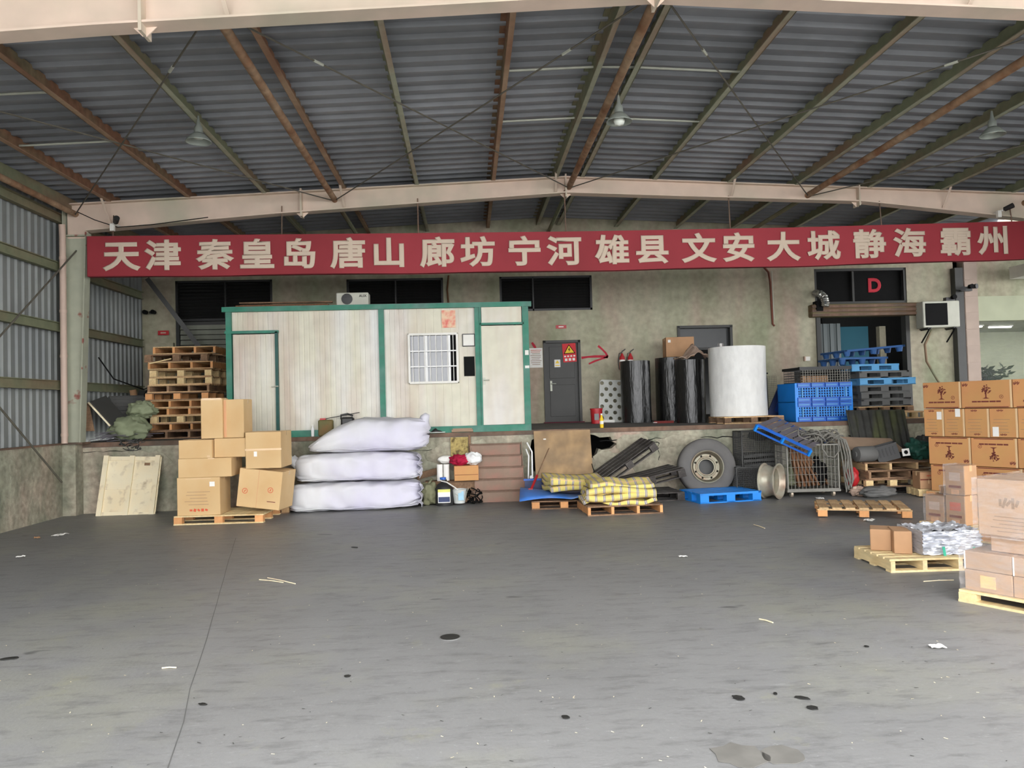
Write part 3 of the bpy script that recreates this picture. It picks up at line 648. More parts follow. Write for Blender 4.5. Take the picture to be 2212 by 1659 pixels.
def carton(loc, rot, dims, label, group, material=m_card, tape=m_tape, prints=(), seam=True, face='front'):
    w_, d_, h_ = dims
    t = thing('carton', label, 'box', loc, rot, group)
    part('body', (0, 0, h_/2), dims, material, t, bevel=.006)
    if seam:
        part('tape', (0, 0, h_+.0015), (w_+.003, .05, .003), tape, t)
        for s in (-1, 1): part('tape', (s*(w_/2+.0015), 0, h_-.035), (.003, .05, .07), tape, t)
    for kind, x, z, a, b, mm in prints:            # prints on the front face: offsets as shares of width and height
        X_, Z_ = (x-.5)*w_, z*h_
        if kind == 'label': part('paper_label', (X_, -d_/2-.002, Z_), (a, .003, b), mm, t)
        elif kind == 'tape': part('tape', (X_, -d_/2-.0015, Z_), (a, .003, b), mm, t)
        elif kind == 'line': part('print_line', (X_, -d_/2-.0007, Z_), (a, .0014, b), mm, t)
        elif kind == 'lines':
            for i in range(5): part('print_line', (X_-(i % 2)*a*.1, -d_/2-.0007, Z_-i*b), (a*(.95-.12*(i % 3)), .0014, .006), mm, t)
        elif kind == 'ring':
            MB().lathe([(a*.8, 0), (a, 0), (a, .0014), (a*.8, .0014)], 18, caps=False).build('print_ring', mm, t, (X_, -d_/2-.0003, Z_), RX90); part('print_mark', (X_, -d_/2-.0007, Z_), (a*.3, .0014, a*.9), mm, t, (0, R(25), 0))
        elif kind == 'icons':
            for i in range(5): part('print_icon', (X_+(i-2)*a*.2, -d_/2-.0007, Z_), (a*.14, .0014, b*(.6+.3*(i % 2))), mm, t, (0, R(20*(i % 3)), 0))
        elif kind in ('tree', 'tree_down'):
            s = -1 if kind == 'tree_down' else 1
            q = MB().box((0, 0, -s*b*.28), (a*.1, .0014, b*.45)).prism([(-a*.28, -.0007, -s*b*.5), (a*.28, -.0007, -s*b*.5), (0, -.0007, -s*b*.38)], (0, .0014, 0))
            rr = random.Random(4)
            for i in range(26):
                an, rr_ = rr.uniform(0, 6.28), a*.42*math.sqrt(rr.random()); q.box((rr_*math.cos(an), 0, s*b*.2+rr_*math.sin(an)*.85), (a*.11, .0014, a*.08), Matrix.Rotation(an, 3, 'Y'))
            for an in (-.7, -.3, .3, .7): q.bar((0, 0, -s*b*.1), (math.sin(an)*a*.38, 0, s*(b*.05+math.cos(an)*a*.4)), .012, .0014, (0, 1, 0))
            q.build('print_tree', mm, t, (X_, -d_/2-.0007, Z_))
            for i, ww in enumerate((.2, .14, .3, .24, .18)): part('print_line', (X_-a*1.1+sum((.2, .14, .3, .24, .18)[:i])*a*2.1+ww*a, -d_/2-.0007, Z_-s*b*.72), (ww*a*1.9, .0014, b*.12), mm, t)
    return t

# ------------------------------------------------------------------ stack of pallets by the cabin
GP = 'wooden pallets in the tall stack by the cabin'
x0 = at(405, 900, Y=15.9).x; z = zd(15.5)
names = ['bottom dark', 'second lowest', 'third lowest', 'fourth lowest', 'fifth lowest', 'sixth lowest', 'middle', 'seventh from the top', 'fifth from the top', 'fourth from the top', 'third from the top', 'second from the top', 'topmost']
for i in range(12):
    st = ('stringer', 'block')[i in (2, 5, 7, 8, 10)]
    tp_ = m_woodold if i in (0, 1, 5, 10) else m_wood; bl = m_woodold if i in (0, 6, 10) else (m_woodnew if i in (2, 7, 8) else m_woodorange)
    nm = names[i] if i < 8 else names[i+1]
    wood_pallet((x0+random.uniform(-.05, .05)+(.06 if i == 11 else 0), 16.0+random.uniform(-.06, .06), z), R(random.uniform(-2.5, 2.5)),
                '%s wooden pallet in the tall stack next to the green cabin post' % nm, GP, w_=1.22+random.uniform(-.06, .06), d_=1.05, h_=.15, top=tp_, blk=bl, style=st)
    z += .151
# broken batten sticking out of that stack
t = thing('batten', 'loose pale batten poking out of the tall pallet stack', 'plank', (x0-.33, 15.42, z-.3), (0, R(-12), 0)); part('stick', (0, 0, .01), (.42, .03, .02), m_woodnew, t)

# ------------------------------------------------------------------ junk in the corner behind the column
def sheet(name, label, cat, a, b, c, thick, material, group=None):
    """flat board from three corners (a-b bottom edge, a-c side edge)"""
    a, b, c = Vector(a), Vector(b), Vector(c); n = (b-a).cross(c-a).normalized()*thick
    p = [a, b, b+(c-a), c]
    t = thing(name, label, cat, a, 0, group); MB().hexa([q-a for q in p]+[q-a+n for q in p]).build('board', material, t); return t
bl_ = at(184, 932, Y=14.72)
sheet('wood_board', 'reddish brown narrow board leaning behind the green column', 'board', bl_, bl_+Vector((.15, .05, 0)), at(172, 872, Y=14.78), .03, m_woodold)
a_, b_, c_ = at(240, 920, Y=14.75), at(272, 906, Y=15.2), at(193, 869, Y=14.68)
t = sheet('dark_panel', 'flat charcoal panel with pale edge leaning in the cluttered corner', 'board', a_, b_, c_, .03, m_greydoor); MB().bar(Vector((-.01, -.015, 0)), c_-a_+Vector((-.01, -.015, 0)), .03, .03).build('pale_edge', m_lid, t)
sheet('metal_sheet', 'dull dark sheet leaning on the ribbed wall behind the junk', 'board', (-7.05, 16.6, 1.34), (-6.5, 16.9, 1.34), (-7.1, 17.1, 2.3), .02, m_greydoor)
tl, tr_, bl_ = at(238, 855, Y=15.5), at(304, 853, Y=15.95), at(270, 903, Y=15.25)
ux_ = (tr_-tl).normalized(); un_ = ux_.cross(bl_-tl).normalized(); un_ = -un_ if un_.y > 0 else un_; uy_ = un_.cross(ux_)
t = plastic_pallet((0, 0, 0), 0, 'charcoal plastic pallet tipped on edge among the corner junk', None, m_pgrey, .72, .62, .12)
mm_ = Matrix((ux_, uy_, un_)).transposed().to_4x4(); mm_.translation = (tr_+bl_)/2-un_*.12; t.matrix_world = mm_
t = thing('cardboard_tube', 'short brown cardboard tube standing against the ribbed wall', 'tube', (-6.95, 16.9, 1.33)); MB().lathe([(.07, 0), (.07, 1.0)], 14).build('tube', m_cardb, t, rot=(R(6), R(-8), 0), smooth=40)
def bag(name, label, cat, loc, size, material, seed, rot=0, knot=True, group=None, rough=.18):
    t = thing(name, label, cat, loc, rot, group); sx, sy, sz = size
    def f(u, v):
        a = 2*math.pi*u; ph = math.pi*v
        p = Vector((math.cos(a)*math.sin(ph)**.8, math.sin(a)*math.sin(ph)**.8, -math.cos(ph)))
        k = 1+rough*noise.noise(p*2.1+Vector((seed, 0, 0)))+rough*.5*noise.noise(p*5+Vector((0, seed, 0)))-rough*.8*abs(noise.noise(p*3.3+Vector((seed, seed, 0))))
        zz = (p.z*k+1)/2
        return (p.x*k*sx/2, p.y*k*sy/2, max(0, zz)*sz)
    MB().grid(f, 40, 26, True).build('body', material, t, smooth=80)
    if knot: MB().tube([(0, 0, sz*.9), (.02, .01, sz*1.03), (.05, .0, sz*1.12)], [sx*.12, sx*.05, sx*.1], 8).build('tied_neck', material, t, smooth=60)
    return t
bag('sack', 'big pale green woven sack slumped at the edge of the dock', 'sack', (-6.42, 15.0, 1.29), (.8, .55, .46), m_sackgreen, 3, R(-8), False, rough=.3)
bag('sack', 'smaller pale green sack lying on top of the slumped one', 'sack', (-6.26, 15.22, 1.70), (.52, .42, .34), m_sackgreen, 9, R(12), False, rough=.3)
def wander(p, n, step, seed, flat=.3, box=None):
    rr = random.Random(seed); P = [Vector(p)]; d = Vector((rr.uniform(-1, 1), rr.uniform(-1, 1), 0)).normalized()
    for i in range(n):
        d = (d+Vector((rr.uniform(-1, 1), rr.uniform(-1, 1), rr.uniform(-flat, flat)))*.75).normalized(); q = P[-1]+d*step
        if box:
            for k in range(3):
                if q[k] < box[0][k]: q[k] = box[0][k]+.01; d[k] = abs(d[k])
                if q[k] > box[1][k]: q[k] = box[1][k]-.01; d[k] = -abs(d[k])
        P.append(q)
    return P
for i, (nm, lb) in enumerate((('rebar_tangle', 'tangle of grey rods and wire spread along the dock edge by the column'), ('cable_heap', 'dark cable heap hanging over the dock edge below the green sacks'))):
    t = thing(nm, lb, 'cable', (0, 0, 0)); q = MB(); rr = random.Random(5+i)
    if i == 0:
        for k in range(26):
            a = Vector((rr.uniform(-7.0, -6.5), rr.uniform(14.65, 15.1), 1.30+rr.random()*.16)); b = a+Vector((rr.uniform(.2, .7), rr.uniform(-.1, .3), rr.uniform(-.05, .12))); q.tube([a, (a+b)/2+Vector((0, 0, .03)), b], .008, 4)
    else:
        for k in range(7): q.tube(wander((-6.2+.05*k, 14.46, 1.28), 26, .05, k, .5, ((-6.35, 14.38, 1.12), (-5.98, 14.56, 1.34))), .009, 4)
    tag(q.build('tangle', m_slat if i == 0 else m_greydoor, t), kind='stuff')
t = thing('hose', 'black hose looping from the corner girt over the junk', 'hose', (0, 0, 0))
MB().tube([(-7.05, 15.2, 2.9), (-6.95, 15.6, 2.5), (-6.7, 16.4, 2.3), (-6.5, 16.2, 2.35), (-6.52, 16.0, 2.2), (-6.5, 15.9, 2.0), (-6.5, 15.75, 1.85)], .013, 6).build('hose', m_dark, t, smooth=60)
t = thing('wall_camera', 'black twin-lens camera on the pier beside the corner shutter', 'camera', at(325, 675, Y=17.86)); part('bracket', (0, .03, 0), (.05, .1, .05), m_black, t)
for s in (-1, 1): MB().lathe([(.045, 0), (.05, .12)], 10).build('lens', m_dark, t, (s*.09, 0, 0), RX90)
t = thing('wall_sign', 'little dark red plate on the pier beside the corner shutter', 'sign', at(353, 719, Y=17.87)); part('plate', (0, 0, 0), (.24, .012, .1), m_redplastic, t); part('print', (0, -.008, 0), (.12, .003, .03), m_pinkpaper, t)

# ------------------------------------------------------------------ crate lid leaning on the dock face
a = at(208, 1107, Y=14.14)
t = thing('crate_cover', 'cream wooden crate lid with battens leaning against the dock face', 'crate lid', (a.x, 14.14, 0), (R(-14), R(2), 0))
W_, H_ = 1.02, 1.07
part('sheet', (W_/2, 0, H_/2), (W_, .02, H_), m_lid, t)
for x in (.05, W_*.5, W_-.06): part('batten', (x, -.028, H_/2+(.012 if x > .9 else 0)), (.085, .04, H_+.02), m_lid, t)
for z in (.03, .5, H_-.04): part('cross_batten', (W_/2, -.015, z), (W_, .016, .07), m_lid, t)
for x, z, w__, h__ in ((.25, .5, .16, .03), (.66, .5, .12, .03), (.78, .93, .1, .05)): part('stain_patch', (x, -.019, z), (w__, .003, h__), m_woodold if z > .9 else m_printg, t)

# ------------------------------------------------------------------ cartons on pallets
GC = 'plain tan cartons on the pallet by the dock'
wood_pallet((-3.98, 13.05, 0), R(-2), 'pale wooden pallet under the tan cartons', 'pallets under the tan cartons', 1.42, 1.0, .14, m_woodnew, m_woodorange)
wood_pallet((-3.62, 13.98, 0), R(4), 'worn wooden pallet jutting out between tan cartons and white sacks', 'pallets under the tan cartons', .95, .9, .14, m_woodold, m_wood)
yf = 12.6
def cbox(px0, px1, y0, y1, Yf, dep, lab, prints=(), rot=(0, 0, 0), zbase=None, seam=True):
    A = at(px0, y1, Y=Yf); B = at(px1, y1, Y=Yf); T_ = at(px0, y0, Y=Yf); w_ = B.x-A.x; h_ = T_.z-A.z
    return carton(((A.x+B.x)/2, Yf+dep/2, zbase if zbase is not None else A.z), rot, (w_, dep, h_), lab, GC, m_card, m_tape, prints, seam)
A = cbox(383, 476, 1036, 1118, yf, .55, 'tan carton with white label and faded print, lowest beside the crate lid', (('label', .82, .82, .08, .075, m_paper), ('lines', .5, .62, .38, .05, m_printg), ('icons', .5, .14, .3, .05, m_printr), ('line', .5, .97, .4, .012, m_tape)), zbase=.142)
az = .142+A.children[0].location.z*2
Bx = carton((-3.38, 12.98, .215), (0, R(7), R(-7)), (.71, .62, .62), 'slumped tan carton with two red ring marks, tilted at the foot of the pile', GC, m_card, m_tape, (('ring', .17, .42, .045, .045, m_printr), ('ring', .76, .5, .045, .045, m_printr), ('line', .8, .2, .14, .012, m_print), ('line', .46, .5, .008, .6, m_tapepink)))
Cx = cbox(385, 500, 991, 1032, yf, .6, 'low wide tan carton resting on the labelled carton', (('tape', .62, .98, .1, .02, m_tape),), zbase=az+.002)
cz = az+.002+Cx.children[0].location.z*2
cbox(386, 458, 950, 990, yf, .5, 'tan carton at the outer end of the third layer', (('tape', .9, .1, .05, .03, m_tape),), zbase=cz+.002)
Ex = cbox(463, 533, 948, 989, yf+.08, .5, 'tan carton in the middle of the third layer', (), zbase=cz+.002)
ez = cz+.002+Ex.children[0].location.z*2
Dx = cbox(531, 608, 950, 1029, yf+.05, .75, 'large tan carton with taped waist and torn label, above the slumped one', (('tape', .5, .52, .58, .03, m_tape), ('label', .28, .4, .05, .08, m_paper)), zbase=.855)
cbox(433, 479, 858, 945, yf+.05, .4, 'upright tan carton on top of the pile, the one turned forward', (('tape', .5, .98, .3, .03, m_tape),), rot=(0, 0, R(4)), zbase=ez+.004)
cbox(485, 529, 860, 943, yf+.14, .42, 'upright tan carton on top of the pile, the one by the cabin door', (('tape', .04, .5, .06, .6, m_tapepink),), rot=(0, 0, R(-3)), zbase=ez+.004)

# ------------------------------------------------------------------ white sacks
def wsack(cx, cy, z0, L_, D_, H_, seed, label, knotl, knotr, rz_):
    t = thing('woven_sack', label, 'sack', (cx, cy, z0), rz_, 'stacked white woven sacks')
    tp = z0 > .9
    def f(u, v):
        a = 2*math.pi*u; s = v*2-1; e = max(0, 1-abs(s)**(9 if not tp else 6))**.5
        ca, sa = math.cos(a), math.sin(a)
        y = math.copysign(abs(ca)**.5, ca)*D_/2*(.3+.7*e); zz = math.copysign(abs(sa)**(.45 if not tp else .62), sa)*H_/2*(.3+.7*e)
        p = Vector((s*L_/2, y, zz)); fr_ = max(0, abs(s)-.72)/.28
        k = .06*noise.noise(Vector((p.x*1.6, p.y*2+seed, p.z*3)))+.03*noise.noise(Vector((p.x*5, p.y*5+seed, p.z*5)))-.05*abs(noise.noise(Vector((p.x*(3 if fr_ == 0 else 1.5), p.y*4+seed, p.z*6))))+fr_*.16*noise.noise(Vector((s*2, math.cos(a)*4, math.sin(a)*4+seed)))
        z = max(-H_/2*.97, zz*(1+k*2))+H_/2
        if tp and s < -.1: q_ = min(1, (-s-.1)/.9); z = z*(1-.72*q_**1.6)+.0
        return (p.x+k*.5, y*(1+k*1.6), z)
    MB().grid(f, 56, 80, True).build('body', m_sack, t, smooth=80)
    for s, on in ((-1, knotl), (1, knotr)):
        if on and s < 0:
            q = MB().grid(lambda u, v: (-L_*.47-.22*v+.02*noise.noise(Vector((u*7, v*4, seed))), -D_*.2+(.12*(1-v*.75)*math.cos(6.283*u)+.02*noise.noise(Vector((u*9, v*3, seed+4)))), H_*(.62+.3*v)+.13*(1-v*.6)*math.sin(6.283*u)*(1+.5*noise.noise(Vector((u*8, v*5, seed+8))))), 18, 8, True); q.build('tied_corner', m_sack, t, smooth=70)
        elif on:
            q = MB().tube([(s*L_*.44, -D_*.1, H_*.72), (s*L_*.465, -D_*.14, H_*.9), (s*L_*.462, -D_*.15, H_*.99), (s*L_*.45, -D_*.15, H_*1.07)], [.16, .075, .1, .05], 12); q.build('tied_corner', m_sack, t, smooth=70)
    MB().tube([(s_*L_/2*.94, -D_/2*(.62 if abs(s_) > .9 else .97), H_*.12+.01*math.sin(s_*9)) for s_ in (-1+i/10 for i in range(21))], .008, 5).build('seam', m_sack, t)
    if not tp:
        MB().grid(lambda u, v: (L_*.475+.07*abs(math.sin(v*9+seed))+.04*noise.noise(Vector((v*6, u*3, seed))), -D_/2*.95+u*D_*.5, .03+v*(H_-.08)), 8, 26).build('frayed_end', m_sack, t, smooth=60, solid=.006)
    return t
wsack(-2.02, 13.92, 0, 2.34, .85, .5, 1, 'white woven sack at the bottom of the three, resting on the yard', True, False, R(2))
wsack(-1.96, 13.94, .505, 2.2, .85, .5, 7, 'white woven sack in the middle of the stack of three', True, False, R(1))
wsack(-1.74, 13.92, 1.01, 2.1, .82, .6, 12, 'rounded white woven sack with tied corner on top of the three', False, True, R(2.5))
# ------------------------------------------------------------------ bits on the dock behind the sacks
t = thing('jerry_can', 'olive green metal can on the dock behind the white sacks', 'can', (-2.62, 14.66-.2, 1.29)); t.location.y = 14.44
part('body', (0, 0, .15), (.27, .12, .3), mat('olive_can', (104, 104, 66), .7, .15, 5, col2=(120, 92, 58), amt=.4, scale2=4), t, bevel=.02); part('lid', (-.05, 0, .315), (.1, .1, .03), m_redplastic, t)
t = thing('plastic_jug', 'black square jug on the dock behind the white sacks', 'jug', (-2.22, 14.44, 1.29)); part('body', (0, 0, .17), (.24, .12, .34), m_black, t, bevel=.03); MB().tube([(-.12, 0, .3), (-.12, 0, .38), (0, 0, .4), (.1, 0, .36)], .018, 6).build('handle', m_black, t)
t = thing('water_bottle', 'clear bottle with blue cap showing above the top white sack', 'bottle', (-1.88, 14.46, 1.29)); MB().lathe([(.06, 0), (.06, .22), (.03, .28)], 12).build('body', m_pgrey, t, smooth=40); MB().lathe([(.085, .28), (.085, .31), (.04, .33)], 14).build('cap', m_navy, t)
t = thing('stick', 'thin dark stick lying across the green can', 'stick', (-2.5, 14.42, 1.63), (0, R(-9), 0)); part('stick', (.2, 0, 0), (.62, .015, .012), m_dark, t)
t = thing('small_bottle', 'slim white bottle on the dock edge next to the green can', 'bottle', (-2.86, 14.42, 1.29)); MB().lathe([(.03, 0), (.03, .14), (.012, .17), (.012, .2)], 10).build('body', m_whiteplastic, t, smooth=40); part('cap', (0, 0, .21), (.03, .03, .02), m_white, t)
t = thing('shoe', 'black slipper left on the dock edge under the cabin window', 'shoe', (-.56, 14.44, 1.295)); MB().grid(lambda u, v: ((v-.5)*.27, math.cos(2*math.pi*u)*.045*(1-.3*v), max(0, math.sin(2*math.pi*u))*(.09 if v < .5 else .05)*math.sin(math.pi*min(1, v*1.05+.02))), 14, 9, True).build('upper', m_black, t, smooth=60); part('sole', (0, 0, .005), (.28, .09, .012), m_white, t)
t = thing('foam_pad', 'folded tan foam strip stuffed on the ledge above the mouldy panel', 'pad', (.1-.2, 14.44, 1.29)); MB().tube([(-.2, 0, .025), (0, 0, .03), (.2, 0, .025)], .028, 8).build('strip', m_cardold, t, smooth=60); part('fold', (0, .01, .06), (.36, .05, .02), m_cardold, t)

# ------------------------------------------------------------------ rubbish between sacks and steps
a = at(973, 945, Y=14.44); b = at(1012, 996, Y=14.44)
t = thing('particle_board', 'mouldy yellowish particle board fixed on the dock face by the steps', 'board', ((a.x+b.x)/2, 14.45, b.z)); part('board', (0, 0, (a.z-b.z)/2), (b.x-a.x, .02, a.z-b.z), m_osb, t); part('edge_strip', ((b.x-a.x)/2+.03, 0, (a.z-b.z)/2), (.04, .03, (a.z-b.z)+.06), m_woodold, t)
t = thing('black_jug', 'black jug with yellow and white label at the foot of the dock', 'jug', (-.45, 13.98, 0)); MB().lathe([(.16, 0), (.165, .05), (.165, .3), (.12, .38), (.05, .42), (.05, .46)], 16).build('body', m_black, t, smooth=50)
part('label', (0, -.166, .18), (.22, .012, .24), m_paper, t); part('label_band', (0, -.168, .275), (.22, .012, .05), mat('pale_yellow', (222, 222, 120), .6), t); part('label_print', (0, -.169, .12), (.2, .012, .09), m_navy, t); MB().lathe([(.055, .46), (.055, .5)], 12).build('cap', m_blue2, t, (-.02, 0, 0))
MB().tube([(-.05, -.05, .44), (.05, -.12, .42), (.2, -.14, .32), (.24, -.12, .28)], .012, 6).build('carry_strap', m_white, t)
t = thing('paper_roll', 'tall white paper roll standing behind the black jug, outer one', 'roll', (-.53, 14.18, .42)); MB().lathe([(.055, 0), (.055, .3)], 14).build('roll', m_paper, t, smooth=40); MB().lathe([(.018, .29), (.018, .302)], 10).build('core', m_cardb, t)
t = thing('paper_roll', 'white paper roll standing between black jug and red cloth', 'roll', (-.41, 14.18, .42)); MB().lathe([(.055, 0), (.055, .3)], 14).build('roll', m_paper, t, smooth=40); MB().lathe([(.018, .29), (.018, .302)], 10).build('core', m_cardb, t)
t = thing('crate', 'dark wooden crate half hidden behind the paper rolls', 'crate', (-.35, 14.26, 0)); part('slat', (0, -.1, .1), (.9, .02, .16), m_woodold, t); part('slat', (0, -.1, .31), (.9, .02, .16), m_woodold, t); part('top', (0, 0, .405), (.9, .24, .02), m_woodold, t)
for s in (-1, 1): part('end', (s*.43, 0, .2), (.03, .22, .4), m_woodold, t)
t = carton((-.08+.03, 14.2, .42), R(2), (.44, .34, .27), 'open brown carton holding cloth beside the steel steps', None, m_cardo, m_tape, (('line', .5, .4, .42, .008, m_print),), False)
bag('cloth_bundle', 'crimson cloth bundle spilling from the open brown carton', 'cloth', (-.17, 14.2, .69), (.36, .3, .2), m_crimson, 21, 0, False, rough=.3)
bag('plastic_bag', 'puffy white plastic bag on the open brown carton', 'bag', (.08, 14.18, .69), (.34, .26, .24), m_whiteplastic, 25, R(-20), False, rough=.25)
bag('cushion', 'pinkish white cushion pushed behind the crimson cloth', 'cushion', (-.42, 14.33, .72), (.3, .16, .15), m_paper, 29, 0, False, rough=.12)
bag('olive_bag', 'crumpled olive bag squeezed between white sacks and black jug', 'bag', (-.72, 14.1, 0), (.36, .4, .42), m_olive, 31, 0, True, rough=.25)
t = thing('bucket', 'small milky bucket with blue sticker in front of the open carton', 'bucket', (-.18, 13.98, 0)); MB().lathe([(.0, .03), (.10, .03), (.135, .27), (.14, .27), (.145, .28)], 18, caps=False).build('pail', mat('milky_plastic', (206, 210, 206), .4, .05), t, smooth=40); part('sticker', (.03, -.128, .17), (.1, .01, .16), mat('pale_blue_sticker', (160, 200, 220), .5), t, (R(-8), 0, 0)); MB().tube([(-.14, 0, .27), (-.06, -.12, .2), (.1, -.14, .1), (.16, -.05, .3)], .005, 5).build('bail', m_sag, t)
t = thing('wire_heap', 'black wire and scrap heap beside the steel steps', 'scrap', (0, 0, 0)); q = MB()
for k in range(8): q.tube(wander((.12, 14.15, .08), 24, .05, 40+k, .5, ((-.05, 13.95, .012), (.24, 14.4, .28))), .011, 4)
tag(q.build('tangle', m_dark, t), kind='stuff')
t = thing('wood_scrap', 'splintered brown board pushed in behind the olive bag', 'plank', (-.72, 14.4, .55), (0, R(-14), 0)); part('board', (0, 0, 0), (.5, .03, .12), m_woodold, t)

# ------------------------------------------------------------------ steel steps and rails
ss = thing('steel_steps', 'rusty brown steel dock steps with five boxed treads', 'steps', (.53, 0, 0))
for i in range(5):
    y0 = 14.42-.06*(5-i); zt = 1.06-.212*(4-i) if False else .212*(i+1)
    yy = 14.12+.06*i
    part('riser', (-.02*(i-2)*.8, yy+.01, zt-.106), (.96-.008*i, .02, .205), m_steelstep, ss)
    part('tread', (-.02*(i-2)*.8, yy+.03, zt-.006), (1.0-.008*i, .1, .016), m_steelstep, ss)
    part('nosing', (-.02*(i-2)*.8, yy-.015, zt-.012), (.98-.008*i, .016, .024), m_angle, ss)
for s in (-1, 1): MB().prism([(s*.49, 14.1, 0), (s*.49, 14.42, 0), (s*.47, 14.44, 1.08), (s*.47, 14.38, 1.08)], (-.012*s, 0, 0)).build('side_plate', m_steelstep, ss)
hr = thing('handrail', 'white bent handrail tubes beside the steel steps', 'handrail', (0, 0, 0))
MB().tube([at(1136, 970, Y=14.3), at(1142, 985, Y=14.3), at(1141, 1035, Y=14.3)], .014, 8).build('tube', m_whiteplastic, hr, smooth=60)
MB().tube([at(1138, 956, Y=14.36), at(1149, 976, Y=14.32), at(1150, 1028, Y=14.3)], .016, 8).build('tube', m_whiteplastic, hr, smooth=60)
MB().lathe([(.035, -.02), (.035, .02)], 14).build('wheel', m_whiteplastic, hr, at(1148, 1031, Y=14.28), RX90)
# plywood sheet
A = at(1153, 934, Y=14.42); B = at(1275, 932, Y=14.42)
t = thing('plywood_sheet', 'stained brown plywood sheet leaning against the broken dock face', 'board', (A.x, 14.12, 0), (R(-15), 0, 0)); part('sheet', ((B.x-A.x)/2, 0, .66), (B.x-A.x, .02, 1.3), m_ply, t); part('screw', (.2, -.012, 1.15), (.05, .006, .02), m_paper, t)
# broom
t = thing('broom', 'red plastic broom with thin stick leaning on the plywood', 'broom', (0, 0, 0)); a = at(1146, 1060, Y=13.45); b = at(1186, 968, Y=14.02)
MB().tube([a, a.lerp(b, .35)], .022, 8).build('handle_sleeve', m_redplastic, t, smooth=40); MB().tube([a.lerp(b, .3), b], .01, 6).build('stick', m_woodold, t)
MB().hexa([a+Vector(v) for v in ((-.1, -.02, -.14), (.1, -.02, -.14), (.1, .03, -.14), (-.1, .03, -.14), (-.035, -.02, .04), (.035, -.02, .04), (.035, .03, .04), (-.035, .03, .04))]).build('brush_head', m_redplastic, t)

# ------------------------------------------------------------------ blue board, quilts and their pallets
wood_pallet((1.62, 13.35, 0), R(-4), 'wooden pallet under the blue board and the flat plaid quilt', 'quilt pallets', 1.1, .9, .14, m_woodold, m_woodorange, nd=5)
t = thing('blue_board', 'bent blue and white sheet lying over the quilt pallet', 'board', (1.72, 13.25, .19), R(-5))
MB().grid(lambda u, v: (-.85+u*1.6, -.5+v*1.0, .05+.05*math.sin(u*5+v*2)-.08*(1-v)**3*(1 if u < .6 else .4)), 14, 8).build('sheet', mat('blue_sheet', (70, 128, 214), .5, .06, 3, col2=(150, 176, 222), amt=.3, scale2=2), t, smooth=60, solid=.012)
t = thing('blue_tray', 'dark blue tray standing behind the broom', 'tray', (1.25, 13.86, .14)); part('wall', (0, 0, .17), (.5, .03, .2), m_navy, t); part('rim', (0, -.01, .28), (.54, .06, .03), m_blue2, t); part('bottom', (0, .05, .08), (.5, .1, .02), m_navy, t)
def plaid():
    M = bpy.data.materials.new('yellow_plaid_cloth'); M.use_nodes = True; nt = M.node_tree; N = nt.nodes; L = nt.links
    b = N['Principled BSDF']; b.inputs['Roughness'].default_value = .9
    tc = N.new('ShaderNodeTexCoord'); sp = N.new('ShaderNodeSeparateXYZ'); L.new(tc.outputs['UV'], sp.inputs[0])
    def stripe(ax, freq, lo, hi):
        mu = N.new('ShaderNodeMath'); mu.operation = 'MULTIPLY'; L.new(sp.outputs[ax], mu.inputs[0]); mu.inputs[1].default_value = freq
        fr_ = N.new('ShaderNodeMath'); fr_.operation = 'FRACT'; L.new(mu.outputs[0], fr_.inputs[0])
        g = N.new('ShaderNodeMath'); g.operation = 'GREATER_THAN'; L.new(fr_.outputs[0], g.inputs[0]); g.inputs[1].default_value = lo
        l = N.new('ShaderNodeMath'); l.operation = 'LESS_THAN'; L.new(fr_.outputs[0], l.inputs[0]); l.inputs[1].default_value = hi
        m_ = N.new('ShaderNodeMath'); m_.operation = 'MULTIPLY'; L.new(g.outputs[0], m_.inputs[0]); L.new(l.outputs[0], m_.inputs[1]); return m_.outputs[0]
    c = N.new('ShaderNodeRGB'); c.outputs[0].default_value = (*lin((222, 205, 118)), 1); cur = c.outputs[0]
    for f_, col, a_ in ((stripe(0, 7, .0, .3), (226, 218, 190), .9), (stripe(0, 7, .04, .14), (108, 104, 138), .9), (stripe(0, 7, .2, .3), (118, 112, 140), .85), (stripe(1, 5, .0, .16), (236, 190, 150), .6), (stripe(1, 5, .4, .46), (190, 170, 150), .6)):
        x = N.new('ShaderNodeMix'); x.data_type = 'RGBA'; mu = N.new('ShaderNodeMath'); mu.operation = 'MULTIPLY'; L.new(f_, mu.inputs[0]); mu.inputs[1].default_value = a_
        L.new(mu.outputs[0], x.inputs[0]); L.new(cur, x.inputs[6]); x.inputs[7].default_value = (*lin(col), 1); cur = x.outputs[2]
    L.new(cur, b.inputs['Base Color']); return M
m_plaid = plaid()
def quilt_part(name, fn, nu, nv, t, su, sv, solid=.03):
    q = MB().grid(fn, nu, nv); me = q.mesh(name, 60); uv = me.uv_layers.new(name='uv')
    for poly in me.polygons:
        for li, vi in zip(poly.loop_indices, poly.vertices): uv.data[li].uv = ((vi % nu)/(nu-1)*su, (vi//nu)/(nv-1)*sv)
    return put(name, me, m_plaid, t, solid=solid)
t = thing('plaid_quilt', 'yellow plaid quilt folded flat over the blue board', 'quilt', (1.82, 13.3, .32), R(6))
for k in range(3):
    quilt_part('fold', lambda u, v, k=k: (-.5+u*1.0, -.42+v*.8, .0+.075*k+.03*math.sin(u*4+k)+.025*math.sin(v*6+k)-(.05 if v < .06 else 0)*(k == 2)-.1*max(0, u-.85)*4*0), 16, 10, t, 1.2, .8, .07)
wood_pallet((2.42, 12.45, 0), R(2), 'brown wooden pallet under the crumpled plaid quilt', 'quilt pallets', 1.2, .95, .15, m_woodold, m_woodorange, 'stringer')
t = thing('plaid_quilt', 'crumpled yellow plaid quilt piled on the front pallet', 'quilt', (2.4, 12.45, .16), R(-3))
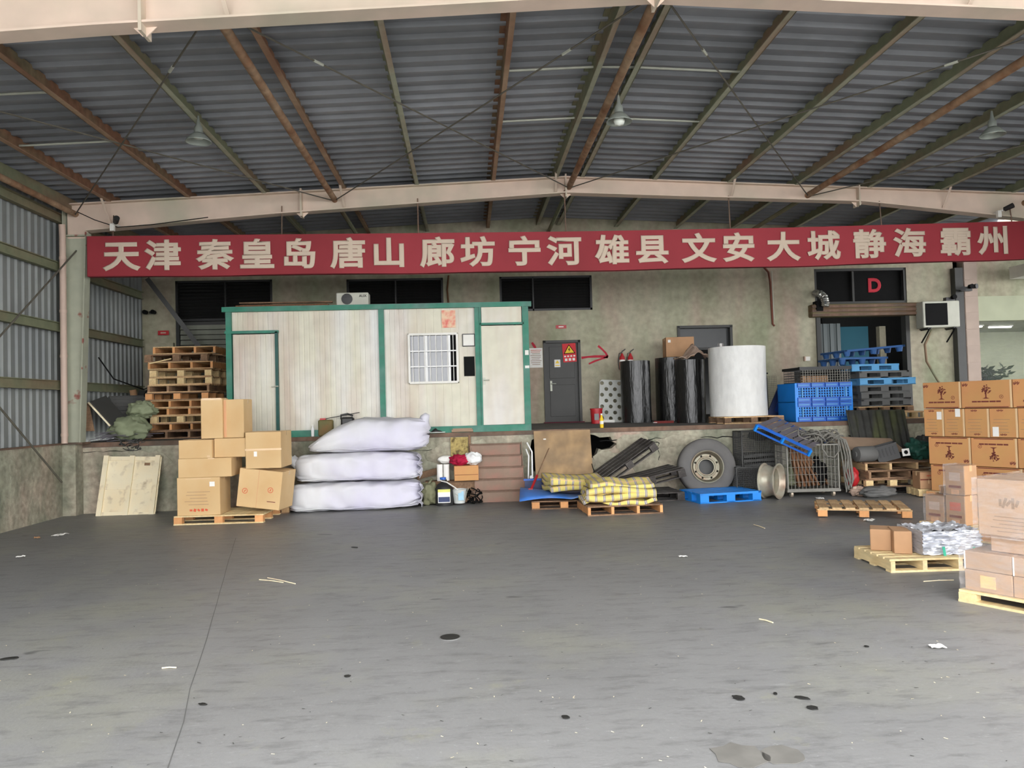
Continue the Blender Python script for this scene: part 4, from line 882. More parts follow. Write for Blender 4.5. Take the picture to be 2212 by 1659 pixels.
for k in range(4):
    quilt_part('fold', lambda u, v, k=k: (-.6+.04*k+u*(1.16-.05*k)+.03*noise.noise(Vector((v*3, k, 0))), -.44+v*.8, .035+.082*k+.075*noise.noise(Vector((u*3.4, v*3, k*7)))+.02*math.sin(u*7+k*2)+(.05*math.sin(math.pi*v) if k == 3 else 0)+(.06*max(0, .4-u) if k > 1 else 0)), 22, 14, t, 1.2, .8, .06)
for s, z_ in ((1, .12), (-1, .2)):
    quilt_part('rolled_edge', lambda u, v, s=s, z_=z_: (-.55+u*1.1, -.44-.06*math.sin(math.pi*v), z_-.05+v*.11+.03*math.sin(u*5+z_*30)), 18, 6, t, 1.2, .2, .012)

# ------------------------------------------------------------------ weathered pallets leaning on the dock
GW = 'weathered grey pallets beside the tyre'
wood_pallet((3.16, 13.9, .0), (0, 0, R(3)), 'weathered grey pallet lying flat under the two slanted ones', GW, 1.25, .95, .15, m_woodgrey, m_woodgrey, 'block', 5)
wood_pallet((3.2, 13.86, .3), (0, R(-12), R(4)), 'weathered grey pallet slanted in the middle of the heap by the tyre', GW, 1.25, .95, .15, m_woodgrey, m_woodgrey, 'block', 4)
wood_pallet((2.86, 13.94, .62), (R(4), R(-33), R(3)), 'weathered grey pallet propped steepest against the broken dock face', GW, 1.2, .8, .15, m_woodgrey, m_woodgrey, 'block', 4)
t = thing('thin_rod', 'thin rod propped against the plywood edge', 'stick', (0, 0, 0)); MB().tube([at(1278, 1002, Y=14.2), at(1289, 1036, Y=13.9)], .008, 5).build('rod', m_dark, t)

# ------------------------------------------------------------------ truck tyre on its rim
ty = thing('truck_wheel', 'large dusty truck tyre on its steel rim leaning on the dock', 'tyre', (4.38, 13.98, .0), (R(-8), 0, R(-6)))
Ro = .53; MX = Matrix.Translation((0, 0, Ro)) @ Matrix.Rotation(R(90), 4, 'X')
MB().lathe([(.285, -.1), (.30, -.125), (.36, -.145), (.44, -.145), (.5, -.125), (.525, -.09), (.53, -.04), (.53, .04), (.525, .09), (.5, .125), (.44, .145), (.36, .145), (.30, .125), (.285, .1), (.285, -.1)], 56, MX, False).build('tyre', m_rubber, ty, smooth=50)
MB().lathe([(.295, .13), (.30, .14), (.285, .145), (.27, .12), (.262, .06), (.24, .0), (.235, -.02)], 40, MX, False).build('rim', m_rim, ty, smooth=40)
disc = [(.24*math.cos(a), .24*math.sin(a)) for a in (2*math.pi*i/40 for i in range(40))]
hol = [[(.14*math.cos(a), .14*math.sin(a)) for a in (2*math.pi*i/28 for i in range(28))]]
for i in range(10):
    cx_, cz_ = .17*math.cos(2*math.pi*i/10), .17*math.sin(2*math.pi*i/10); hol.append([(cx_+.011*math.cos(a), cz_+.011*math.sin(a)) for a in (2*math.pi*j/8 for j in range(8))])
for i in range(8):
    cx_, cz_ = .214*math.cos(2*math.pi*(i+.5)/8), .214*math.sin(2*math.pi*(i+.5)/8); hol.append([(cx_+.02*math.cos(a), cz_+.02*math.sin(a)) for a in (2*math.pi*j/10 for j in range(10))])
put('disc', fill(disc, hol, .014), m_rim, ty, (0, -.03, Ro))
MB().lathe([(.14, .0), (.155, .03), (.17, .045), (.19, .045), (.2, .03)], 36, MX, False).build('disc_ridge', m_rim, ty, smooth=50)
MB().lathe([(.0, -.1), (.24, -.1)], 30, MX, False).build('hub_back', m_greydoor, ty)
# blue pallet and loose rim
t = plastic_pallet((4.42, 13.42, 0), R(9), 'bright blue plastic pallet flat on the ground before the tyre', None, m_blue, 1.15, .82, .17, nd=5)
rm = thing('wheel_rim', 'bare pale truck wheel rim standing on the ground', 'wheel rim', (5.32, 13.3, .335), (0, R(90), R(-43)))
MB().lathe([(.30, -.15), (.335, -.15), (.335, -.135), (.30, -.125), (.295, -.05), (.27, .0), (.27, .06), (.298, .1), (.30, .125), (.335, .135), (.335, .15), (.31, .15), (.29, .12), (.285, .08), (.255, .05), (.255, -.02), (.285, -.06), (.29, -.14), (.30, -.15)], 48, None, False).build('barrel', m_rim2, rm, smooth=40); rm.scale = (.93, .93, .93); rm.location.z = .312
MB().lathe([(.26, -.05), (.16, -.075), (.15, -.085)], 36, None, False).build('disc', m_rim2, rm, smooth=40)
# ------------------------------------------------------------------ wire cages
def wire_panel(q, o, ux, uz, nx, nz_, r=.0035):
    """grid of wires spanned by two edge vectors"""
    o, ux, uz = Vector(o), Vector(ux), Vector(uz)
    for i in range(nx+1): q.bar(o+ux*(i/nx), o+ux*(i/nx)+uz, r*2, r*2, (.3, .7, .1))
    for j in range(nz_+1): q.bar(o+uz*(j/nz_), o+uz*(j/nz_)+ux, r*2, r*2, (.3, .7, .1))
def cage(name, label, loc, rz_, w_, d_, h_, px_, pz_, material, wheels, group=None):
    t = thing(name, label, 'cage', loc, rz_, group); z0 = .14 if wheels else .02
    for nm, o, ux, k in (('front_mesh', (-w_/2, -d_/2, z0), (w_, 0, 0), w_), ('rear_mesh', (-w_/2, d_/2, z0), (w_, 0, 0), w_), ('side_mesh', (-w_/2, -d_/2, z0), (0, d_, 0), d_), ('side_mesh', (w_/2, -d_/2, z0), (0, d_, 0), d_)):
        q = MB(); wire_panel(q, o, ux, (0, 0, h_), round(k/px_), round(h_/pz_)); q.build(nm, material, t)
    q = MB()
    for x in (-w_/2, w_/2):
        for y in (-d_/2, d_/2): q.box((x, y, z0+h_/2), (.022, .022, h_))
    for z in (z0, z0+h_):
        for y in (-d_/2, d_/2): q.box((0, y, z), (w_, .02, .02))
        for x in (-w_/2, w_/2): q.box((x, 0, z), (.02, d_, .02))
    q.build('frame', material, t)
    if wheels:
        part('base_board', (0, 0, z0-.025), (w_+.04, d_+.04, .04), m_wire, t)
        for x in (-w_/2+.08, w_/2-.08):
            for y in (-d_/2+.08, d_/2-.08): MB().lathe([(.055, -.02), (.055, .02)], 14, Matrix.Rotation(R(90), 4, 'Y')).build('wheel', m_rim2, t, (x, y, .055), smooth=40); part('caster', (x, y, .09), (.05, .04, .05), m_grey, t)
    return t
cage('wire_trolley', 'galvanised wire cage trolley full of brown timber in front of the dock', (6.1, 13.62, 0), R(-4), .9, .62, .78, .065, .13, m_wire, True)
for i in range(7):
    a = Vector((5.71+.055*i, 13.42+.03*i, .93-.02*i)); b = Vector((5.86+.105*i, 13.42+.04*i, .18))
    t = thing('timber_offcut', ['rusty brown timber slanting in the wire trolley, outermost by the loose rim', 'rusty brown timber second from the loose rim in the wire trolley', 'rusty brown timber third from the loose rim in the wire trolley', 'rusty brown timber in the middle of the wire trolley', 'rusty brown timber just past the middle of the wire trolley', 'rusty brown timber next to last before the grey rope', 'rusty brown timber nearest the grey rope in the trolley'][i].replace('nearest', 'beside'), 'timber', a, 0, 'timbers in the wire trolley')
    MB().bar((0, 0, 0), b-a, .085, .04).build('length', m_rust, t)
cage('mesh_cage', 'dark fine wire cage standing behind the loose wheel rim', (5.42, 14.2, 0), R(2), .75, .4, 1.14, .035, .035, m_wiredark, False)
cage('mesh_basket', 'low dark wire basket between tyre and loose wheel rim', (5.12, 13.88, 0), R(-6), .5, .3, .5, .03, .035, m_wiredark, False)
for s in range(3):
    t = thing('mesh_sheet', ['dark folded mesh sheet lying in the fine wire cage, lowest', 'dark folded mesh sheet lying in the fine wire cage, middle', 'dark folded mesh sheet lying in the fine wire cage, top'][s], 'mesh', (5.42, 14.18, .55+.09*s), (R(4), R(-3), 0), 'mesh sheets in cage'); part('sheet', (0, 0, 0), (.66, .32, .03), m_wiredark, t); part('rolled_edge', (0, -.165, 0), (.66, .03, .05), m_wiredark, t)
bag('black_bag', 'black rubbish bag slumped inside the wire trolley behind the timber', 'bag', (6.3, 13.72, .16), (.4, .4, .5), m_dark, 71, 0, False, rough=.3)
bag('black_bag', 'dark olive bag at the bottom corner of the wire trolley', 'bag', (5.85, 13.7, .16), (.36, .4, .4), m_purlin_g, 73, 0, False, rough=.3)
# blue bed frame with grey slats tipped over the cages
A = at(1636, 918, Y=13.35); B = at(1752, 972, Y=13.1); dirv = B-A; L_ = dirv.length
t = thing('slatted_frame', 'blue plastic frame with grey slats tipped across the wire cages', 'frame', A); ux = dirv.normalized(); uy = Vector((.68, .72, .12)).normalized(); un = ux.cross(uy).normalized()
if un.z < 0: un = -un
def sl(p, q, w_, h_, nm, mm): MB().bar(p, q, w_, h_, un).build(nm, mm, t)
sl(Vector(), dirv, .03, .05, 'side_rail', m_blue2); sl(-un*.11, dirv-un*.11, .03, .03, 'lower_rail', m_blue2)
sl(uy*.83, dirv+uy*.83, .03, .05, 'side_rail', m_blue2)
for f in (0, .5, 1): sl(ux*L_*f, ux*L_*f-un*.12, .05, .04, 'rail_post', m_blue)
for i in range(8):
    p = ux*L_*(i+.5)/8; MB().bar(p+un*.03, p+uy*.83+un*.03, L_/8*.72, .012, un).build('slat', m_slat, t)
# rope
rp = thing('rope_tangle', 'heap of grey rope draped over the wire trolley end', 'rope', (0, 0, 0)); q = MB()
for k in range(22):
    rr = random.Random(k+200); c0 = Vector((rr.uniform(6.0, 6.62), rr.uniform(13.35, 13.8), 1.0+rr.random()*.12)); r_ = rr.uniform(.06, .15); tl_ = Matrix.Rotation(rr.uniform(-.9, .9), 3, 'X') @ Matrix.Rotation(rr.uniform(-.6, .6), 3, 'Y')
    q.tube([c0+tl_ @ Vector((r_*math.cos(a)*(1.5 if k % 2 else 1), r_*math.sin(a), .02*math.sin(3*a))) for a in (i*.45 for i in range(15))], .013, 5)
for k in range(3): q.tube(wander((6.15+.05*k, 13.6, .98), 46, .08, 60+k, .25, ((5.95, 13.32, .95), (6.68, 13.9, 1.18))), .014, 5)
for k in range(4):
    x = 6.58+.035*k; y = 13.24-.02*(k % 3); q.tube([(x-.12, y+.25, 1.08), (x-.02, y+.06, 1.0), (x+.02*math.sin(k), y, .7), (x+.03*math.cos(k*2), y, .35+.05*(k % 3)), (x+.05, y-.01, .08+.04*(k % 4)), (x+.09, y, .3), (x+.05, y+.02, .8), (x+.02, y+.1, 1.0)], .013, 5)
q.tube([(6.25, 13.3, 1.0), (6.22, 13.22, .85), (6.3, 13.2, .72), (6.42, 13.2, .7), (6.52, 13.22, .8), (6.55, 13.3, .98)], .012, 5)
tag(q.build('strands', m_rope, rp, smooth=60), kind='stuff')

# ------------------------------------------------------------------ fibre cement sheets and junk on pallets
def corr(name, label, A, B, Cc, n, dep, material, group):
    A, B, Cc = Vector(A), Vector(B), Vector(Cc); u_ = B-A; v_ = Cc-A; nn = u_.cross(v_).normalized()
    t = thing(name, label, 'sheet', A, 0, group)
    MB().grid(lambda u, v: u_*u+v_*v+nn*dep*math.cos(2*math.pi*n*u), n*8+1, 2).build('sheet', material, t, smooth=60, solid=.012); return t
corr('cement_sheet', 'front corrugated fibre cement sheet leaning on the dock edge', at(1850, 1010, Y=14.26), at(1970, 1010, Y=14.26), at(1826, 886, Y=14.42), 8, .022, m_cement, 'cement sheets')
corr('cement_sheet', 'rear corrugated fibre cement sheet peeking out behind the front one', at(1862, 1008, Y=14.34), at(1975, 1006, Y=14.34), at(1840, 886, Y=14.47), 8, .022, m_cement, 'cement sheets')
GR = 'brown pallets piled by the carton wall'
wood_pallet((7.45, 13.75, 0), R(2), 'lowest dark pallet of the brown pile by the carton wall', GR, 1.1, .95, .14, m_woodgrey, m_woodgrey)
wood_pallet((7.5, 13.7, .142), R(-1), 'block pallet second from the ground in the brown pile', GR, 1.0, .95, .14, m_woodold, m_woodnew)
wood_pallet((7.62, 13.78, .284), R(3), 'stringer pallet third from the ground in the brown pile', GR, 1.15, .95, .14, m_woodold, m_woodold, 'stringer')
wood_pallet((7.72, 13.72, .426), R(-2), 'top pallet of the brown pile carrying drum and crate', GR, 1.4, .95, .15, m_woodold, m_wood, 'stringer')
t = thing('plastic_drum', 'grey plastic drum lying on its side on the brown pallets', 'drum', (7.12, 13.45, .72), (0, R(90), R(8))); MB().lathe([(.09, -.2), (.13, -.19), (.14, -.15), (.14, .14), (.12, .18)], 20).build('body', m_pgrey, t, smooth=50); MB().lathe([(.05, -.225), (.05, -.2)], 14).build('bung', m_pgrey, t)
t = thing('plastic_crate', 'black plastic crate tipped over on the brown pallets', 'crate', (7.55, 13.45, .6), (R(4), R(-16), R(-24)))
for c, d, nm in (((0, 0, .02), (.36, .3, .02), 'floor'), ((0, -.15, .15), (.36, .015, .28), 'side'), ((0, .15, .15), (.36, .015, .28), 'side'), ((.18, 0, .15), (.015, .3, .28), 'side')): part(nm, c, d, m_crate, t)
for i in range(5): part('slot_bar', (-.12+.06*i, -.162, .17), (.02, .012, .14), m_black, t)
part('rim', (0, -.158, .29), (.38, .03, .025), m_crate, t)
sheet('cardboard_sheet', 'torn flattened cardboard lying behind the black crate', 'cardboard', (6.85, 13.65, .78), (7.95, 13.6, .72), (6.8, 14.05, 1.0), .02, m_cardold)
t = thing('sign_card', 'small white card with dark round mark on the black crate', 'sign', (7.78, 13.3, .74), (R(-8), R(-6), R(-6))); part('card', (0, 0, 0), (.13, .01, .13), m_paper, t); MB().lathe([(.035, 0), (.035, .004)], 16).build('mark', m_dark, t, (0, -.004, 0), RX90)
bag('tarp_bundle', 'dark green tarp crumpled on the brown pallets by the cartons', 'tarp', (8.2, 13.6, .58), (.5, .4, .36), mat('dark_green_tarp', (40, 84, 72), .5, .15), 44, 0, False, rough=.4)
bag('tarp_bundle', 'charcoal plastic sheet bunched up against the dock by the cartons', 'tarp', (8.62, 14.05, .45), (.7, .5, .56), m_greydoor, 47, 0, False, rough=.35)
bag('red_bag', 'red bag with white print squeezed beside the brown pallets', 'bag', (6.83, 13.4, .13), (.24, .22, .36), m_redplastic, 51, 0, False, rough=.15)
bag('rag', 'dirty pinkish rag on the ground under the red bag', 'rag', (6.82, 13.22, 0), (.26, .22, .18), m_pinkpaper, 53, 0, False, rough=.35)
bag('grey_sack', 'flattened grey plastic sack lying in front of the brown pallets', 'sack', (7.05, 12.95, 0), (.62, .3, .2), m_pgrey, 55, R(-6), False, rough=.25)
wood_pallet((8.0, 12.98, 0), R(-8), 'small pale pallet under the lone brown carton', None, .6, .5, .14, m_woodnew, m_woodnew, 'block', 4, False)
carton((7.88, 12.88, .145), R(-8), (.34, .3, .29), 'lone brown carton with dark band on a small pallet', None, m_cardb, m_tape, (('line', .5, .55, .33, .02, m_print), ('line', .42, .45, .02, .08, m_tape), ('icons', .5, .78, .12, .03, m_printr)))
# single pallet out on the yard
P1, P2, P3 = at(1752, 1112, Z=.02), at(1948, 1122, Z=.02), at(1768, 1087, Z=.12)
wood_pallet((5.83, 11.22, 0), R(-22), 'single pale wooden pallet lying alone on the yard', None, 1.25, .95, .15, m_wood, m_woodorange, 'cross', 7, False)

# ------------------------------------------------------------------ carton wall on the far side
base = Vector((7.72, 12.6, 0)); ang = math.atan2(-1.45, .75)
ux = Vector((math.cos(ang), math.sin(ang), 0)); un = Vector((-ux.y, ux.x, 0))
def onwall(s, dpt, z): p = base+ux*s+un*dpt; return (p.x, p.y, z)
GT = 'orange cartons in the tall wall of boxes'
wood_pallet(onwall(.72, .5, 0), ang, 'wooden pallet beneath the tall wall of orange cartons', None, 1.5, 1.0, .14, m_wood, m_woodorange)
wood_pallet(onwall(1.86, .5, 0), ang, 'wooden pallet under the open end of the orange carton wall', None, .75, 1.0, .14, m_wood, m_woodorange)
ROWS = [(.145, .44, (.72, .72, .7), 'tree_down', .06), (.59, .46, (.70, .70, .7), 'tree_down', .04), (1.055, .46, (.34, .34, .38, .42, .38, .36), 'narrow', -.02), (1.52, .44, (.64, .78, .74), 'tree', -.02)]
rows = ('lowest', 'second', 'third', 'top')
for ri, (z, h_, ws, kind, s0) in enumerate(ROWS):
    s = s0
    for ci, w_ in enumerate(ws):
        if kind == 'narrow':
            pr_ = [('lines', .45, .62, w_*.6, .05, m_printg), ('icons', .4, .93, .1, .035, m_print), ('icons', .5, .1, .1, .035, m_print)]
            if ci in (0, 1): pr_.append(('label', .8 if ci == 0 else .7, .76 if ci == 0 else .86, .08, .13, m_paper))
            if ci == 3: pr_.append(('label', .22, .2, .09, .15, m_paper))
        else:
            pr_ = [(kind, .5, .58 if kind == 'tree' else .45, .2, .21, m_print), ('ring', .8 if kind == 'tree' else .2, .4 if kind == 'tree' else .7, .03, .03, m_print), ('icons', .08 if kind == 'tree' else .9, .86 if kind == 'tree' else .16, .09, .06, m_print), ('line', .5, .03 if kind == 'tree' else .97, w_*.85, .014, m_print)]
        pr_.append(('tape', .985, .5, .03, h_*.98, m_tape))
        lab = {'tree': 'tree logo orange carton, %s in the top layer of the tall box wall', 'narrow': 'narrow orange carton, %s from the pallet pile in the third layer', 'tree_down': 'upside-down tree orange carton, %s in the '+rows[ri]+' layer of the box wall'}[kind] % (('first', 'second', 'third', 'fourth', 'fifth', 'sixth')[ci])
        carton(onwall(s+w_/2, .3, z), ang, (w_-.012, .58, h_-.006), lab, GT, m_cardo, m_tape, pr_)
        s += w_
    carton(onwall(.75, .85, z), ang, (1.4, .42, h_-.006), 'long orange carton behind the %s layer of the tall box wall' % rows[ri], GT, m_cardo, m_tape)

# ------------------------------------------------------------------ small wrapped cartons on a pallet
base2 = Vector((5.74, 9.5, 0)); ang2 = math.atan2(-.8, .32); ux2 = Vector((math.cos(ang2), math.sin(ang2), 0)); un2 = Vector((-ux2.y, ux2.x, 0))
def on2(s, dpt, z): p = base2+ux2*s+un2*dpt; return (p.x, p.y, z)
wood_pallet(on2(.45, .35, 0), ang2, 'pale pallet carrying the small film-wrapped cartons', None, .95, .8, .15, m_woodnew, m_woodorange, 'block', 5)
for i, (s, dpt, z, h_, lb) in enumerate(((.14, .16, .152, .33, 'small film-wrapped carton low on the pallet, the end one by the lone pallet'), (.42, .16, .152, .36, 'small film-wrapped carton with pink label, low in the middle of the pallet'), (.42, .17, .516, .36, 'small film-wrapped carton stacked upper on its pallet'), (.15, .45, .152, .42, 'small film-wrapped carton at the back of its pallet'))):
    t = carton(on2(s, dpt, z), ang2, (.25, .24, h_), lb, 'small wrapped cartons', m_cardb, m_tapepink, (('line', .5, .28, .16, .03, m_print), ('label', .5, .62, .14, .1, m_pinkpaper if i != 1 else m_printr), ('line', .5, .1, .1, .06, m_tapepink)))
    MB().grid(lambda u, v: ((-.14+.28*u), -.135-.012*noise.noise(Vector((u*4, v*4, i))), -.0+v*(h_+.012)), 10, 10).build('film_wrap', m_clear, t, smooth=60)
    MB().grid(lambda u, v: (-.14-.008*noise.noise(Vector((u*4, v*4, i))), -.135+.27*u, v*(h_+.012)), 8, 8).build('film_wrap', m_clear, t, smooth=60)
    MB().grid(lambda u, v: (-.14+.28*u, -.135+.27*v, h_+.012+.015*noise.noise(Vector((u*4, v*4, i)))), 8, 8).build('film_wrap', m_clear, t, smooth=60)

# ------------------------------------------------------------------ foil parcels on a pallet
wood_pallet((4.68, 7.8, 0), R(-2), 'fresh pale pallet under the foil-wrapped parcel', None, 1.05, .78, .13, m_woodnew, m_woodnew, 'stringer', 6)
carton((4.36, 8.0, .132), R(-28), (.2, .3, .22), 'small brown carton at the outer end of the foil-wrapped parcel', None, m_cardb, m_tapepink, seam=False)
carton((4.47, 7.82, .132), R(-20), (.17, .34, .23), 'small brown carton tucked against the foil-wrapped parcel', None, m_cardb, m_tapepink, seam=False)
t = thing('foil_parcel', 'silver foil-wrapped flat stack tied with green strap', 'parcel', (4.86, 7.78, .132), R(-3))
for k in range(9): MB().grid(lambda u, v, k=k: (-.28+u*.56+.025*noise.noise(Vector((v*9, k*3, 0))), -.22+v*.44+.03*noise.noise(Vector((u*9, k*5, 1))), .012+.024*k+.03*noise.noise(Vector((u*5, v*5, k)))), 12, 10).build('foil_layer', m_foil, t, smooth=60, solid=.022)
MB().grid(lambda u, v: (-.3+u*.6+.012*noise.noise(Vector((u*8, v*22, 3))), -.255-.02*noise.noise(Vector((u*7, v*26, 5)))-.012*math.sin(v*40+u*4), .006+v*.235+.01*noise.noise(Vector((u*9, v*9, 6)))), 40, 40).build('foil_wrap', m_foil, t, smooth=30)
MB().grid(lambda u, v: (-.3+u*.6+.015*noise.noise(Vector((u*8, v*8, 13))), -.255+v*.5, .245+.035*noise.noise(Vector((u*6, v*9, 15)))+.02*noise.noise(Vector((u*16, v*16, 15)))), 36, 30).build('foil_wrap', m_foil, t, smooth=30)
MB().grid(lambda u, v: (-.302+.012*noise.noise(Vector((u*8, v*22, 23))), -.255+u*.5, .006+v*.24), 20, 20).build('foil_wrap', m_foil, t, smooth=30)
part('strap', (-.1, -.282, .04), (.025, .006, .1), mat('green_strap', (60, 170, 140), .4), t, (0, R(-8), 0)); part('strap', (.2, -.282, .04), (.02, .006, .08), mat('green_strap', (60, 170, 140), .4), t)

# ------------------------------------------------------------------ big wrapped load close to the camera
base3 = Vector((4.135, 6.32, 0)); ang3 = math.atan2(-.47, .26); ux3 = Vector((math.cos(ang3), math.sin(ang3), 0)); un3 = Vector((-ux3.y, ux3.x, 0))
def on3(s, dpt, z): p = base3+ux3*s+un3*dpt; return (p.x, p.y, z)
wood_pallet(on3(.58, .45, 0), ang3, 'pallet under the big film-wrapped load of cartons', None, 1.2, .95, .1, m_woodnew, m_woodnew)
GBL = 'cartons of the big film-wrapped load'
m_cardp = mat('pale_kraft_carton', (186, 154, 126), .85, .04, 3, bump=.02, rand=.04)
for i in range(3):
    for j, (z, h_) in enumerate(((.102, .17), (.275, .15))):
        carton(on3(.2+.38*i, .44, z), ang3, (.375, .82, h_), 'kraft carton in the %s layer of the big wrapped load, %s along the side' % (('bottom', 'second')[j], ('first', 'second', 'third')[i]), GBL, m_cardp, m_tape,
               (('label', .5, .5, .12, .1, mat('pale_orange_label', (238, 196, 140), .7)),) if j == 0 else (('line', .02, .5, .012, h_, m_paper),), False)
for i in range(2): carton(on3(.42+.5*i, .5, .43), ang3, (.49, .7, .135), 'kraft carton in the third layer of the big wrapped load, %s along the side' % ('first', 'second')[i], GBL, m_cardp, m_tape, (), False)
for i in range(2): carton(on3(.375+.55*i, .48, .567), ang3, (.545, .74, .465), 'tall kraft carton on top of the big wrapped load, %s along the side' % ('first', 'second')[i], GBL, m_cardp, m_tape, (('icons', .45, .6, .16, .1, m_printg), ('lines', .5, .35, .3, .03, m_printg)), False)
t = thing('stretch_film', 'clear stretch film wound around the big load of cartons', 'film', on3(.58, .45, .09), ang3)
for nm, f in (('lower_film', lambda u, v: (-.6+1.22*u, -.44-.012*noise.noise(Vector((u*5, v*5, 1))), .013+v*.345)), ('lower_film', lambda u, v: (-.6-.012*noise.noise(Vector((u*5, v*5, 2))), -.44+.9*u, .013+v*.345)),
              ('film_waist', lambda u, v: (-.6+1.22*u+.0*v, -.44+.05*math.sin(math.pi*min(1, v*1.1))-.015*noise.noise(Vector((u*5, v*5, 7))), .355+v*.13)), ('film_waist', lambda u, v: (-.6+.09*v-.02*noise.noise(Vector((u*5, v*5, 8))), -.44+.9*u, .355+v*.13)),
              ('upper_film', lambda u, v: (-.49+1.1*u, -.40-.012*noise.noise(Vector((u*5, v*5, 4))), .47+v*.485)), ('upper_film', lambda u, v: (-.492-.012*noise.noise(Vector((u*5, v*5, 5))), -.40+.84*u, .47+v*.485)), ('film_top', lambda u, v: (-.49+1.1*u, -.40+.84*v, .958+.02*noise.noise(Vector((u*5, v*5, 3)))))):
    MB().grid(f, 16, 16).build(nm, m_clear, t, smooth=60)
# ------------------------------------------------------------------ goods on the dock, far half
def roll_obj(name, label, cat, x, y, r_, h_, z, material, seed, group=None, cap=True, wob_=.012):
    t = thing(name, label, cat, (x, y, z), 0, group)
    def f(u, v):
        a = 2*math.pi*u; k = r_*(1+wob_*2*noise.noise(Vector((math.cos(a)*2+seed, math.sin(a)*2, v*1.2)))+wob_*noise.noise(Vector((math.cos(a)*7, math.sin(a)*7+seed, v*2))))
        return (k*math.cos(a), k*math.sin(a), v*h_)
    q = MB().grid(f, 48, 12, True); n_ = 48; b_ = 11*48
    q.f.append(tuple(range(b_, b_+n_))); q.build('wrap', material, t, smooth=40)
    if cap: MB().lathe([(r_*.25, h_+.002), (r_*.25, h_+.01), (.0, h_+.01)], 16, caps=False).build('core', m_cardb, t)
    return t
roll_obj('film_roll', 'tall black film-wrapped roll beside the perforated board', 'roll', 3.75, 16.9, .33, 1.36, zd(16.9), m_film, 2, 'black wrapped rolls')
roll_obj('film_roll', 'tall black film-wrapped roll with pale paper draped on top', 'roll', 4.72, 16.0, .305, 1.32, zd(16), m_film, 5, 'black wrapped rolls')
roll_obj('film_roll', 'dark wrapped roll standing furthest back under the old carton'.replace('furthest', 'far'), 'roll', 4.62, 17.1, .36, 1.42, zd(17.1), m_film, 8, 'black wrapped rolls')
carton((4.78, 17.05, zd(17.1)+1.43), R(-6), (.62, .5, .44), 'old brown carton on top of the rear black roll', None, m_cardb, m_tape, (('label', .12, .8, .06, .06, m_paper),))
t = thing('kraft_paper', 'crumpled dirty kraft paper draped over the black roll', 'paper', (4.75, 15.98, zd(16)+1.325), 0)
MB().grid(lambda u, v: (-.34+u*.68, -.33+v*.5, .03+.34*max(0, 1-abs(u-.62)*2.6)*(.3+.7*v)+.05*noise.noise(Vector((u*6, v*6, 0)))), 18, 12).build('sheet', m_pinkpaper, t, smooth=30, solid=.006)
t = thing('red_strip', 'dull red strip lying on the dock beside the black rolls', 'strip', (4.15, 16.1, zd(16.1))); part('strip', (0, 0, .025), (.42, .05, .05), mat('dull_red', (110, 44, 40), .8), t); part('scrap', (-.2, -.05, .02), (.08, .05, .01), m_paper, t)
wx = 5.42
wood_pallet((5.55, 15.1, zd(15)), R(2), 'brown pallet under the big white wrapped roll', None, 1.2, .9, .14, m_wood, m_woodold)
roll_obj('white_roll', 'big white wrapped roll standing on a pallet at the dark doorway', 'roll', 5.46, 15.22, .56, 1.38, zd(15)+.145, m_wfilm, 11, None, False, .01)
t = thing('tape_roll', 'clear tape roll on top of the white wrapped roll', 'tape', (5.2, 15.4, zd(15)+1.527)); MB().lathe([(.03, 0), (.06, 0), (.06, .1), (.03, .1), (.03, 0)], 16, caps=False).build('roll', m_clear, t, smooth=40); MB().lathe([(.028, 0), (.028, .1)], 14, caps=False).build('core', m_paper, t)
# perforated panel, bucket, bottle
hol = []
W_, H_ = .66, .98
for r_ in range(7):
    for c_ in range(3):
        x = .1+c_*.2+(.1 if r_ % 2 else 0)
        if x < W_-.05: hol.append([(x+.045*math.cos(a), .09+r_*.135+.045*math.sin(a)) for a in (2*math.pi*j/14 for j in range(14))])
t = thing('perforated_board', 'pale grey board with rows of round holes beside the black roll', 'board', (at(1291, 905, Y=17.3).x, 17.3, zd(17.3)+.02), (R(-9), R(3), 0))
put('board', fill([(0.02, 0), (W_, 0), (W_, H_-.03), (W_-.05, H_), (.09, H_), (.05, H_-.05)], hol, .03), mat('pale_grey_board', (188, 190, 184), .6, .06), t); part('foot', (.2, -.02, .02), (.36, .05, .06), m_paper, t)
t = thing('paint_bucket', 'red paint bucket on the dock in front of the perforated board', 'bucket', (at(1289, 912, Y=16.9).x, 16.9, zd(16.9))); MB().lathe([(.12, 0), (.135, .31), (.145, .31), (.145, .335), (.1, .34)], 20).build('pail', m_redplastic, t, smooth=40); part('label', (-.02, -.13, .15), (.1, .012, .14), m_grey, t)
t = thing('spray_bottle', 'yellow and white bottle standing at the dock edge', 'bottle', (at(1300, 925, Y=14.62).x, 14.62, zd(14.6))); MB().lathe([(.035, 0), (.038, .06), (.038, .18), (.02, .22), (.016, .26)], 12).build('body', m_yellow, t, smooth=50); MB().lathe([(.039, .08), (.039, .14)], 12, caps=False).build('label', m_paper, t); MB().lathe([(.018, .25), (.018, .28)], 8).build('cap', m_white, t)
